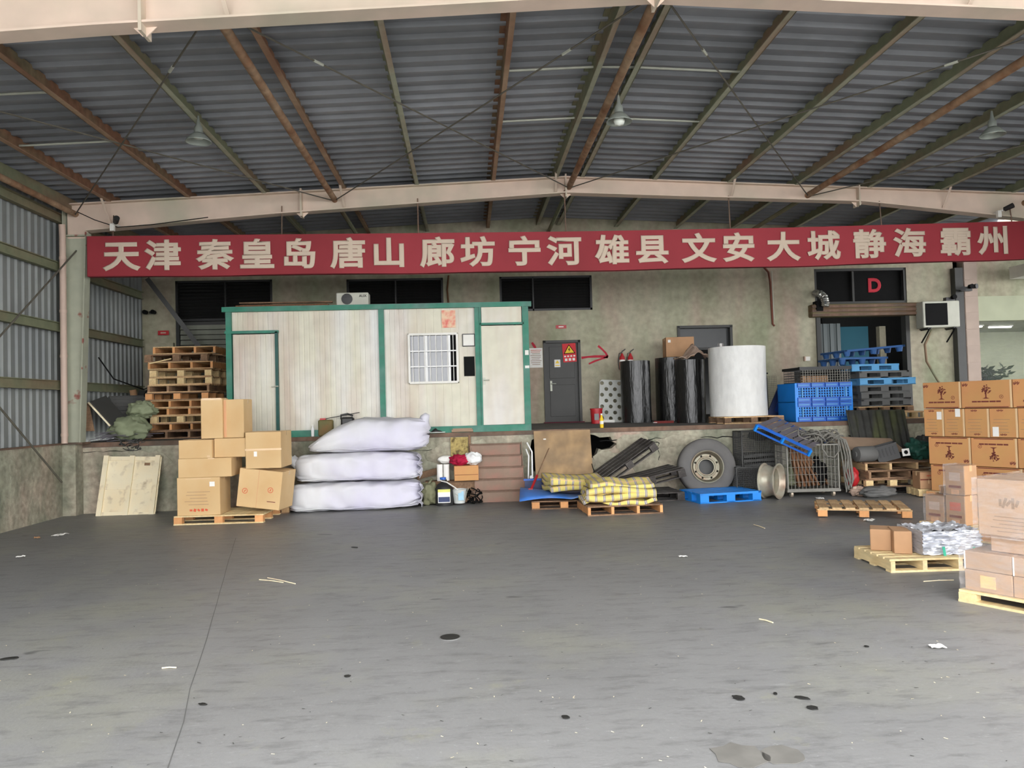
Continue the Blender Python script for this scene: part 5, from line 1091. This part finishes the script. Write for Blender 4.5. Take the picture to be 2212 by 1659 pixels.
for i, (x, lb) in enumerate(((1345, 'red fire extinguisher on the wall, the one by the red arrow'), (1363, 'red fire extinguisher on the wall, the one behind the black roll'))):
    p = at(x, 800, Y=17.88); t = thing('fire_extinguisher', lb, 'extinguisher', (p.x, 17.9, p.z), 0, 'fire extinguishers')
    MB().lathe([(.062, 0), (.065, .02), (.065, .3), (.03, .37), (.022, .4)], 14).build('cylinder', m_redplastic, t, smooth=50); MB().lathe([(.066, .2), (.066, .25)], 14, caps=False).build('label', m_paper, t)
    MB().tube([(0, 0, .4), (.0, 0, .44), (.08, -.02, .5)], .012, 6).build('handle', m_black, t); MB().tube([(0, 0, .42), (-.07, -.02, .4), (-.1, -.02, .2), (-.08, -.02, .02)], .01, 6).build('hose', m_black, t)
    part('bracket', (0, .07, .2), (.1, .03, .06), m_grey, t)
# blue lidded bin lying on edge, hand truck
a = at(1662, 905, Y=16.2)
t = thing('blue_bin', 'dark blue plastic bin tipped on its side behind the white roll', 'bin', (6.62, 16.1, zd(16.1)+.02), (0, R(24), R(-5))); part('side', (0, 0, .33), (.5, .05, .66), m_navy, t); part('rim', (.27, -.02, .33), (.04, .1, .68), m_blue3, t); part('panel', (-.0, -.035, .33), (.3, .02, .4), mat('deep_blue', (30, 60, 130), .4), t); part('label', (.12, -.05, .36), (.12, .01, .14), m_blue3, t); part('end', (0, .2, .02), (.5, .4, .04), m_navy, t)
t = thing('hand_truck', 'black hand truck with wire basket standing behind the blue crates', 'trolley', (6.62, 16.9, zd(16.9)))
for x in (-.12, .12): MB().tube([(x, 0, .15), (x, .02, .9), (x*.9, .05, 1.02)], .015, 6).build('upright', m_black, t)
MB().tube([(-.16, .05, 1.02), (.16, .05, 1.02)], .018, 6).build('grip', m_black, t); part('toe_plate', (0, -.1, .02), (.34, .24, .012), m_black, t)
for x in (-.16, .16): MB().lathe([(.09, -.02), (.09, .02)], 16, Matrix.Rotation(R(90), 4, 'Y')).build('wheel', m_black, t, (x, .05, .09))
q = MB(); wire_panel(q, (-.02, -.03, .2), (.34, 0, 0), (0, 0, .75), 9, 18, .002); q.build('basket_mesh', m_wiredark, t)
# blue folding crates with a black mesh crate on top
def crate_blue(loc, label, w_, d_, h_):
    t = thing('folding_crate', label, 'crate', loc, R(-1), 'blue folding crates')
    part('inner_wall', (0, -d_/2+.05, h_/2), (w_-.08, .01, h_-.06), m_navy, t); part('rear_wall', (0, d_/2-.01, h_/2), (w_, .02, h_), m_blue2, t); part('base', (0, 0, .01), (w_, d_, .02), m_blue2, t)
    for s in (-1, 1): part('side_wall', (s*(w_/2-.01), 0, h_/2), (.02, d_, h_), m_blue, t); part('corner_post', (s*(w_/2-.03), -d_/2+.02, h_/2), (.07, .05, h_), m_blue, t)
    for z_ in (.05, h_-.045):
        for i in range(4): part('rail_block', (-w_*.365+i*w_*.245, -d_/2-.01, z_), (w_*.2, .05, .085), m_blue2, t); part('rail_strip', (-w_*.365+i*w_*.245, -d_/2-.038, z_), (w_*.19, .008, .018), m_blue3, t)
        part('rail', (0, -d_/2+.02, z_), (w_, .03, .09), m_blue2, t)
    for i in range(4): part('stile', (-w_*.38+i*w_*.255, -d_/2, h_/2), (.02, .04, h_-.16), m_blue3, t)
    q = MB(); wire_panel(q, (-w_/2+.05, -d_/2+.015, .09), (w_-.1, 0, 0), (0, 0, h_-.18), 20, 4, .009); q.build('lattice', m_lattice, t); return t
cx_ = at(1781, 870, Y=14.75).x
crate_blue((cx_, 15.2, zd(15)), 'lower blue lattice crate of the two at the dock edge', 1.14, .9, .38)
crate_blue((cx_, 15.2, zd(15)+.382), 'upper blue lattice crate carrying the black mesh crate', 1.14, .9, .38)
t = thing('mesh_crate', 'black rimmed wire crate on top of the blue crates', 'crate', (cx_+.06, 15.2, zd(15)+.77))
w_, d_, h_ = 1.0, .8, .31
for nm, o, u_, k in (('front_mesh', (-w_/2, -d_/2, 0), (w_, 0, 0), 20), ('rear_mesh', (-w_/2, d_/2, 0), (w_, 0, 0), 20), ('side_mesh', (-w_/2, -d_/2, 0), (0, d_, 0), 14), ('side_mesh', (w_/2, -d_/2, 0), (0, d_, 0), 14)):
    q = MB(); wire_panel(q, o, u_, (0, 0, h_-.06), k, 5, .004); q.build(nm, m_wire if nm == 'front_mesh' else m_wiredark, t)
for c, d in (((0, -d_/2, h_-.03), (w_+.05, .05, .06)), ((0, d_/2, h_-.03), (w_+.05, .05, .05)), ((w_/2, 0, h_-.03), (.05, d_, .05)), ((-w_/2, 0, h_-.03), (.05, d_, .05))): part('rim', c, d, m_black, t)
part('floor', (0, 0, .006), (w_, d_, .012), m_black, t); part('dark_backing', (0, -d_/2+.34, h_/2-.03), (w_-.06, .01, h_-.1), m_dark, t)  # near-black sheet added behind the front wires to darken the crate
for i in range(6): t2 = thing('small_parcel', 'tan parcel in the black rimmed wire crate, %s from the white roll' % ('first', 'second', 'third', 'fourth', 'fifth', 'sixth')[i], 'parcel', (cx_-.28+.09*i, 15.05+.02*(i % 2), zd(15)+.783), R(7*i), 'parcels in wire crate'); part('body', (0, 0, .06), (.07, .12, .12), m_cardb, t2); part('tape', (0, 0, .121), (.071, .02, .003), m_tape, t2)
# plastic pallet stack
GS = 'plastic pallets stacked at the loading opening'
px_ = at(1912, 860, Y=15.0).x; z = zd(15)
wood_pallet((px_+.3, 15.45, z), R(-3), 'pale wooden pallet at the very bottom of the plastic pallet stack', 'wooden pallets under the plastic stack', 1.2, .95, .14, m_wood, m_woodnew); z += .142
wood_pallet((px_+.0, 15.45, z), R(1), 'brown wooden pallet just below the grey plastic pallets', 'wooden pallets under the plastic stack', 1.15, .95, .12, m_wood, m_woodold); z += .122
for i, (mm, dx, lab, ft, w_) in enumerate(((m_pgrey, .0, 'lowest grey plastic pallet of the stack', 'skid', 1.04), (m_pgrey, .01, 'second grey plastic pallet from the bottom of the stack', 'skid', 1.04), (m_pgrey, -.01, 'third grey plastic pallet, under the sky blue one', 'skid', 1.04), (m_blue3, .06, 'sky blue plastic pallet between grey ones in the stack', 'skid', 1.16), (m_pgrey, -.02, 'grey plastic pallet above the sky blue one', 'skid', 1.05), (m_blue3, -.2, 'sky blue plastic pallet third from the top of the stack', 'skid', 1.0), (m_blue4, -.42, 'royal blue cup-footed pallet second from the top of the stack', 'cup', 1.0))):
    plastic_pallet((px_+dx, 15.45, z), R(random.uniform(-2, 2)), lab, GS, mm, w_, .95, .14, ft); z += .142
plastic_pallet((px_-.2, 15.45, z+.06), (0, R(-4), R(3)), 'royal blue cup-footed pallet tilted at the top of the stack', GS, m_blue4, 1.3, .95, .13, 'cup')

# ------------------------------------------------------------------ fixtures on the back wall
def decal_poly(nm, polys, material, parent, y=-.007, th=.006):
    for p in polys: put(nm, fill(p, [], th), material, parent, (0, y, 0))
ar = thing('painted_arrow', 'red spray-painted arrow on the wall pointing past the grey door', 'marking', (0, YW, 0))
def stroke(pts, w_):
    P = [at(x, y, Y=YW) for x, y in pts]; L2 = []; R2 = []
    for i, p in enumerate(P):
        d = (P[min(i+1, len(P)-1)]-P[max(i-1, 0)]); n_ = Vector((-d.z, 0, d.x)).normalized()*w_*(.75+.4*random.random()); L2.append((p.x+n_.x, p.z+n_.z)); R2.append((p.x-n_.x, p.z-n_.z))
    return L2+R2[::-1]
m_paint = mat('red_spray_paint', (176, 40, 58), .7, .08, 12, bump=0)
decal_poly('stroke', [stroke([(1256, 773), (1270, 771), (1285, 770), (1300, 770), (1313, 771)], .028), stroke([(1292, 747), (1300, 754), (1308, 762), (1313, 771)], .024), stroke([(1272, 786), (1285, 780), (1300, 775), (1313, 771)], .024), stroke([(1149, 740), (1153, 746), (1157, 752)], .03)], m_paint, ar)
t = thing('notice_sheet', 'white printed notice on the wall between cabin and grey door', 'notice', at(1158, 773, Y=YW-.012)); part('sheet', (0, 0, 0), (.31, .008, .46), m_paper, t)
for i in range(9): part('print_line', (-.01*(i % 2), -.006, .18-.042*i), (.25-.03*(i % 3), .003, .012), m_printr if i in (0, 1) else m_printg, t)
t = thing('warning_poster', 'red poster with yellow warning triangle on the grey door', 'poster', at(1230, 762, Y=YW+.03), (0, R(-3), 0)); part('sheet', (0, 0, 0), (.32, .008, .44), mat('poster_red', (206, 52, 58), .6, .06, 4), t)
MB().prism([(-.14, -.006, -.02), (.14, -.006, -.02), (0, -.006, .2)], (0, -.003, 0)).build('triangle_edge', m_dark, t); MB().prism([(-.11, -.01, -.004), (.11, -.01, -.004), (0, -.01, .17)], (0, -.003, 0)).build('triangle', m_yellow, t)
MB().prism([(.0, -.014, .12), (-.03, -.014, .06), (.0, -.014, .065), (-.01, -.014, .02), (.03, -.014, .08), (.0, -.014, .075), (.02, -.014, .12)], (0, -.002, 0)).build('lightning', m_dark, t)
for i in range(4): part('print_block', (-.11+.073*i, -.006, -.08), (.045, .003, .035), m_paper, t); 
for i in range(3): part('print_block', (-.09+.09*i, -.006, -.16), (.06, .003, .06), m_paper, t)
t = thing('small_sign', 'small pale sign with yellow triangle low on the grey door', 'sign', at(1204, 785, Y=YW+.03)); part('plate', (0, 0, 0), (.14, .008, .18), m_paper, t); MB().prism([(-.05, -.006, 0), (.05, -.006, 0), (0, -.006, .075)], (0, -.003, 0)).build('triangle', m_yellow, t); part('print_line', (0, -.006, -.05), (.1, .003, .02), m_yellow, t)
t = thing('wall_sign', 'little red plate on the wall above the grey door', 'sign', at(1212, 706, Y=YW-.012)); part('plate', (0, 0, 0), (.25, .012, .08), m_redplastic, t); part('print', (0, -.008, 0), (.12, .003, .025), m_paper, t)
t = thing('conduit', 'rusty conduit running down the wall from behind the banner', 'pipe', (0, 0, 0)); MB().tube([at(1648, 575, Y=YW-.05), at(1660, 588, Y=YW-.05), at(1664, 610, Y=YW-.05), at(1669, 700, Y=YW-.05), at(1673, 704, Y=YW-.05)], .025, 8).build('pipe', mat('red_brown_conduit', (112, 66, 52), .7, .12), t, smooth=60); MB().tube([at(1667, 585, Y=YW-.02), at(1672, 690, Y=YW-.02)], .01, 6).build('wire', m_sag, t)
t = thing('conduit', 'brown cable pair dropping from the banner onto the cabin roof', 'pipe', (0, 0, 0)); MB().tube([at(969, 595, Y=YW-.06), at(966, 625, Y=YW-.06), at(969, 660, Y=YW-.06)], .022, 6).build('pipe', m_rust, t, smooth=60)
t = thing('socket_box', 'small pale socket box on the wall near the loading opening', 'socket', at(1743, 775, Y=YW-.03)); part('box', (0, 0, 0), (.14, .06, .1), m_white, t); part('cover', (-.06, -.01, 0), (.03, .07, .11), m_pinkpaper, t)
# flexible duct
a = at(1762, 632, Y=17.9)
t = thing('flexible_duct', 'silver flexible duct bending out above the loading opening', 'duct', (0, 0, 0)); q = MB(); P = [at(1762, 634, Y=17.95), at(1772, 636, Y=17.8), at(1780, 643, Y=17.7), at(1783, 655, Y=17.66), at(1782, 664, Y=17.66)]
pts = []; rr = []
for i in range(len(P)-1):
    for k in range(6): pts.append(P[i].lerp(P[i+1], k/6)); rr.append(.085 if k % 2 else .1)
q.tube(pts, rr, 14).build('duct', mat('silver_duct', (190, 190, 184), .25, .06, metal=.8), t, smooth=50)
part('mount_box', at(1767, 662, Y=17.85), (.16, .2, .24), m_dark, t)
# wall AC on bracket
p = at(2032, 708, Y=17.6); t = ac_unit((p.x-.05, 17.62, p.z-.03), R(-4), 'cream outdoor AC unit on a wall bracket beside the tiled pillar', .86, .62, .34, None, True)
for s in (-1, 1):
    MB().bar((s*.3, .2, 0), (s*.3, -.2, 0), .03, .03).bar((s*.3, .2, -.3), (s*.3, -.16, -.02), .025, .025).build('bracket', m_dark, t)
text('AUX', .05, 'logo', m_dark, t, (.3, -.18, .55), RX90, extrude=.001) if False else None
MB().tube([(-.1, .1, 0), (-.25, .15, -.35), (-.2, .2, -.75), (.05, .22, -1.2), (.25, .22, -1.5)], .03, 8).build('drain_hose', m_purlin_g, t, smooth=60)
for nm, lab, x, y in (('wall_camera', 'black camera on top of the wall AC unit', 2053, 645), ('loudspeaker', 'cluster of black floodlights on the tiled pillar', 2090, 622)):
    p = at(x, y, Y=17.55); t = thing(nm, lab, 'camera' if nm == 'wall_camera' else 'floodlight', p); part('body', (0, .05, -.02), (.22, .12, .1), m_black, t); MB().lathe([(.05, 0), (.055, .1)], 12).build('lens', m_dark, t, (.05, 0, .03), RX90); part('arm', (0, .18, -.03), (.04, .2, .04), m_black, t)
    if nm == 'loudspeaker':
        for s in (-1, 1): MB().lathe([(.05, 0), (.06, .1)], 12).build('lamp_head', m_black, t, (s*.13, 0, .03*s), (R(90), 0, R(25*s)))
t = thing('duct_box', 'white boxy duct under the ceiling beyond the tiled pillar', 'duct', (13.6, 17.3, at(2150, 600, Y=17.3).z)); part('duct', (.6, 0, .14), (2.4, .5, .28), m_white, t); part('seam', (.1, -.255, .14), (.015, .01, .28), m_grey, t)
# potted shrub inside the office window and clutter
t = thing('potted_shrub', 'dark leafy shrub behind the office glass above the cartons', 'plant', (13.1, 18.7, 1.33)); MB().lathe([(.16, 0), (.2, .35)], 14).build('pot', m_cardold, t, smooth=40)
q = MB(); rr = random.Random(9)
for k in range(260):
    a = rr.uniform(0, 6.28); r_ = rr.uniform(.05, .6); p = Vector((math.cos(a)*r_, math.sin(a)*r_*.7, .45+rr.random()*.6)); d = Vector((rr.uniform(-1, 1), rr.uniform(-1, 1), rr.uniform(-.3, .8))).normalized(); s = d.orthogonal().normalized()*.05
    q.add([p, p+d*.1+s, p+d*.22, p+d*.1-s], [(0, 1, 2, 3)])
q.build('leaves', m_leaf, t); MB().tube([(0, 0, .3), (0, 0, .9)], .03, 6).build('stem', m_woodold, t)

# ------------------------------------------------------------------ roof lamps and cameras
for i, (x, y, lab) in enumerate(((-3.56, 10.6, 'bell-shaped roof lamp hanging near the corner of the ribbed wall'), (2.1, 9.95, 'bell-shaped roof lamp with a big pale bulb under the ridge'), (7.66, 10.55, 'bell-shaped roof lamp hanging above the tall carton wall side'))):
    t = thing('roof_lamp', lab, 'lamp', (x, y, 5.46), 0, 'roof lamps')
    MB().lathe([(.17, 0), (.165, .012), (.1, .09), (.06, .12)], 28, caps=False).build('shade', m_lampmetal, t, smooth=50, solid=.004)
    MB().lathe([(.06, .12), (.055, .2), (.03, .24), (.02, .3), (.012, .36)], 14).build('neck', m_lampmetal, t, smooth=40)
    MB().lathe([(.02, .1), (.06, .07), (.075, .02), (.06, -.03), (.0, -.05)] if i == 1 else [(.02, .1), (.06, .08), (.06, .05), (.0, .03)], 16).build('bulb', m_lampin, t, smooth=70)
    MB().tube([(0, 0, .36), (0, 0, ztop(x)-5.46+.0)], .008, 5).build('hook', m_rod, t)
for lab, px, py, in (('black camera with white bracket on the roof beam above the banner start', 250, 480), ('black camera with white bracket on the roof beam above the banner end', 2170, 452)):
    p = at(px, py, Y=14.0); t = thing('beam_camera', lab, 'camera', p, 0, 'beam cameras'); MB().lathe([(.045, 0), (.05, .16)], 12).build('housing', m_black, t, (0, 0, .0), (R(75), 0, R(30)), smooth=40); part('bracket', (-.08, .05, -.08), (.07, .06, .13), m_white, t); part('arm', (-.04, .14, -.02), (.03, .28, .03), m_white, t); part('lens', (0, -.005, .0), (.05, .012, .05), m_dark, t)
# wires along the beam and banner
t = thing('beam_cable', 'thin black cable drooping along the far roof beam', 'cable', (0, 0, 0)); MB().tube([(-6.9, 14.16, 5.45), (-6.6, 14.14, 5.3), (-6.2, 14.14, 5.16), (-5.6, 14.14, 5.2), (-4.6, 14.14, 5.32)], .008, 5).build('cable', m_dark, t)

# ------------------------------------------------------------------ marks and litter on the yard
def blob(name, label, cat, px, py, rx, ry, material, seed, group=None, th=.004):
    p = at(px, py, Z=0); t = thing(name, label, cat, (p.x, p.y, 0), R(seed*37), group); me = fill(jag(0, 0, rx, ry, 14, .22, seed), [], th); me.transform(Matrix.Rotation(R(90), 4, 'X')); put('patch', me, material, t, (0, 0, th)); return t
mh = at(972, 1377, Z=0); t = thing('drain_cap', 'round dark drain cap set flush in the open yard', 'drain cover', (mh.x, mh.y, 0)); MB().lathe([(.075, 0), (.075, .006), (.06, .008), (0, .008)], 24, caps=False).build('cap', m_stain, t); MB().lathe([(.075, 0), (.085, 0), (.085, .005), (.075, .005)], 24, caps=False).build('ring', m_grey, t)
for i, (px, py, rx, ry) in enumerate(((1595, 1509, .04, .03), (1733, 1509, .045, .02), (1756, 1531, .03, .03), (1222, 1551, .02, .025), (1675, 1500, .02, .012), (750, 1462, .025, .02), (438, 1523, .03, .015), (20, 1424, .06, .03), (766, 1183, .025, .06), (1872, 1398, .02, .015))):
    blob('oil_spot', ['black oil spot, first of the trail below the wrapped load', 'black oil spot, middle of the trail below the wrapped load', 'black double oil spot ending the trail below the wrapped load', 'small black oil spot alone near the bottom of the yard', 'tiny oil spot between the two larger trail spots', 'grey oil spot below the pale floor joint', 'dark oil fleck beside the long floor joint', 'dark oil patch at the edge by the side plinth', 'dark scuff on the yard in front of the white sacks', 'small dark fleck below the foil parcel pallet'][i], 'stain', px, py, rx, ry, m_stain, i+3, 'oil spots')
m_damp = mat('damp_concrete', (114, 112, 107), .5, .15, 6)
blob('damp_patch', 'larger square damp patch at the bottom of the yard', 'stain', 1600, 1632, .14, .13, m_damp, 31, 'damp patches', .002); blob('damp_patch', 'smaller damp patch beside the larger one at the bottom', 'stain', 1692, 1632, .1, .1, m_damp, 36, 'damp patches', .002)
for i, (px, py, s) in enumerate(((1475, 1204, .045), (1878, 1125, .09), (1862, 1118, .06), (1290, 1058+12, .06), (45, 1204, .05), (130, 1157, .1), (80, 1163, .06), (2025, 1400, .05), (1440, 1062, .09), (1770, 1078, .08))):
    p = at(px, py, Z=0); t = thing('litter_scrap', ['white crumpled scrap alone in the middle of the yard', 'white paper scrap beside the single pallet', 'second paper scrap under the edge of the single pallet', 'paper scrap in front of the grey pallets', 'pale scrap near the side plinth', 'long pale scrap below the crate lid', 'brown scrap on the yard near the side plinth', 'curled white scrap near the big wrapped load', 'crumpled tissue between plaid quilt and blue pallet', 'dirty paper heap under the wire trolley'][i], 'litter', (p.x, p.y, .0), R(i*50), 'paper litter')
    MB().grid(lambda u, v: ((u-.5)*s*2, (v-.5)*s*1.3, .012+s*.35*abs(noise.noise(Vector((u*4, v*4, i))))), 7, 7).build('paper', m_cardb if i == 6 else m_paper, t, solid=.003)
for i, (x0_, y0_, x1_, y1_) in enumerate(((578, 1248, 638, 1261), (560, 1252, 612, 1258), (350, 1443, 381, 1442), (1628, 1133, 1652, 1141), (1995, 1256, 2060, 1253), (1640, 1337, 1670, 1345))):
    a, b = at(x0_, y0_, Z=.006), at(x1_, y1_, Z=.006); t = thing('straw', ['pale straw on the yard before the cartons, the longer of two', 'pale straw crossing the longer one on the yard', 'white straw across the floor joint', 'white strip behind the single pallet', 'pale strip on the yard by the wrapped load', 'yellow straw in the open yard'][i], 'litter', a, 0, 'straws'); MB().tube([(0, 0, 0), (b-a)/2+Vector((0, 0, .004)), b-a], .005, 5).build('straw', m_lid, t)
for nm, lb, mm, n_, sz in (('paper_flecks', 'countless tiny pale paper flecks strewn over the yard', m_lid, 300, .006), ('grit_specks', 'countless tiny dark grit specks strewn over the yard', m_greydoor, 300, .007)):
    q = MB(); rr = random.Random(len(nm))
    for k in range(n_):
        y = 3.0+11.2*rr.random()**1.3; x = rr.uniform(-.62, .72)*y; a = rr.uniform(0, 3.14); l_ = sz*rr.uniform(.4, 1.8); w__ = sz*.4
        c_, s_ = math.cos(a), math.sin(a); q.add([(x+c_*l_-s_*w__, y+s_*l_+c_*w__, .003), (x-c_*l_-s_*w__, y-s_*l_+c_*w__, .003), (x-c_*l_+s_*w__, y-s_*l_-c_*w__, .003), (x+c_*l_+s_*w__, y+s_*l_-c_*w__, .004)], [(0, 1, 2, 3)])
    tag(q.build(nm, mm), lb, 'litter', None, 'stuff')
SC.cycles.max_bounces = 6; SC.cycles.diffuse_bounces = 3; SC.cycles.glossy_bounces = 2; SC.cycles.transparent_max_bounces = 12
flush_text()
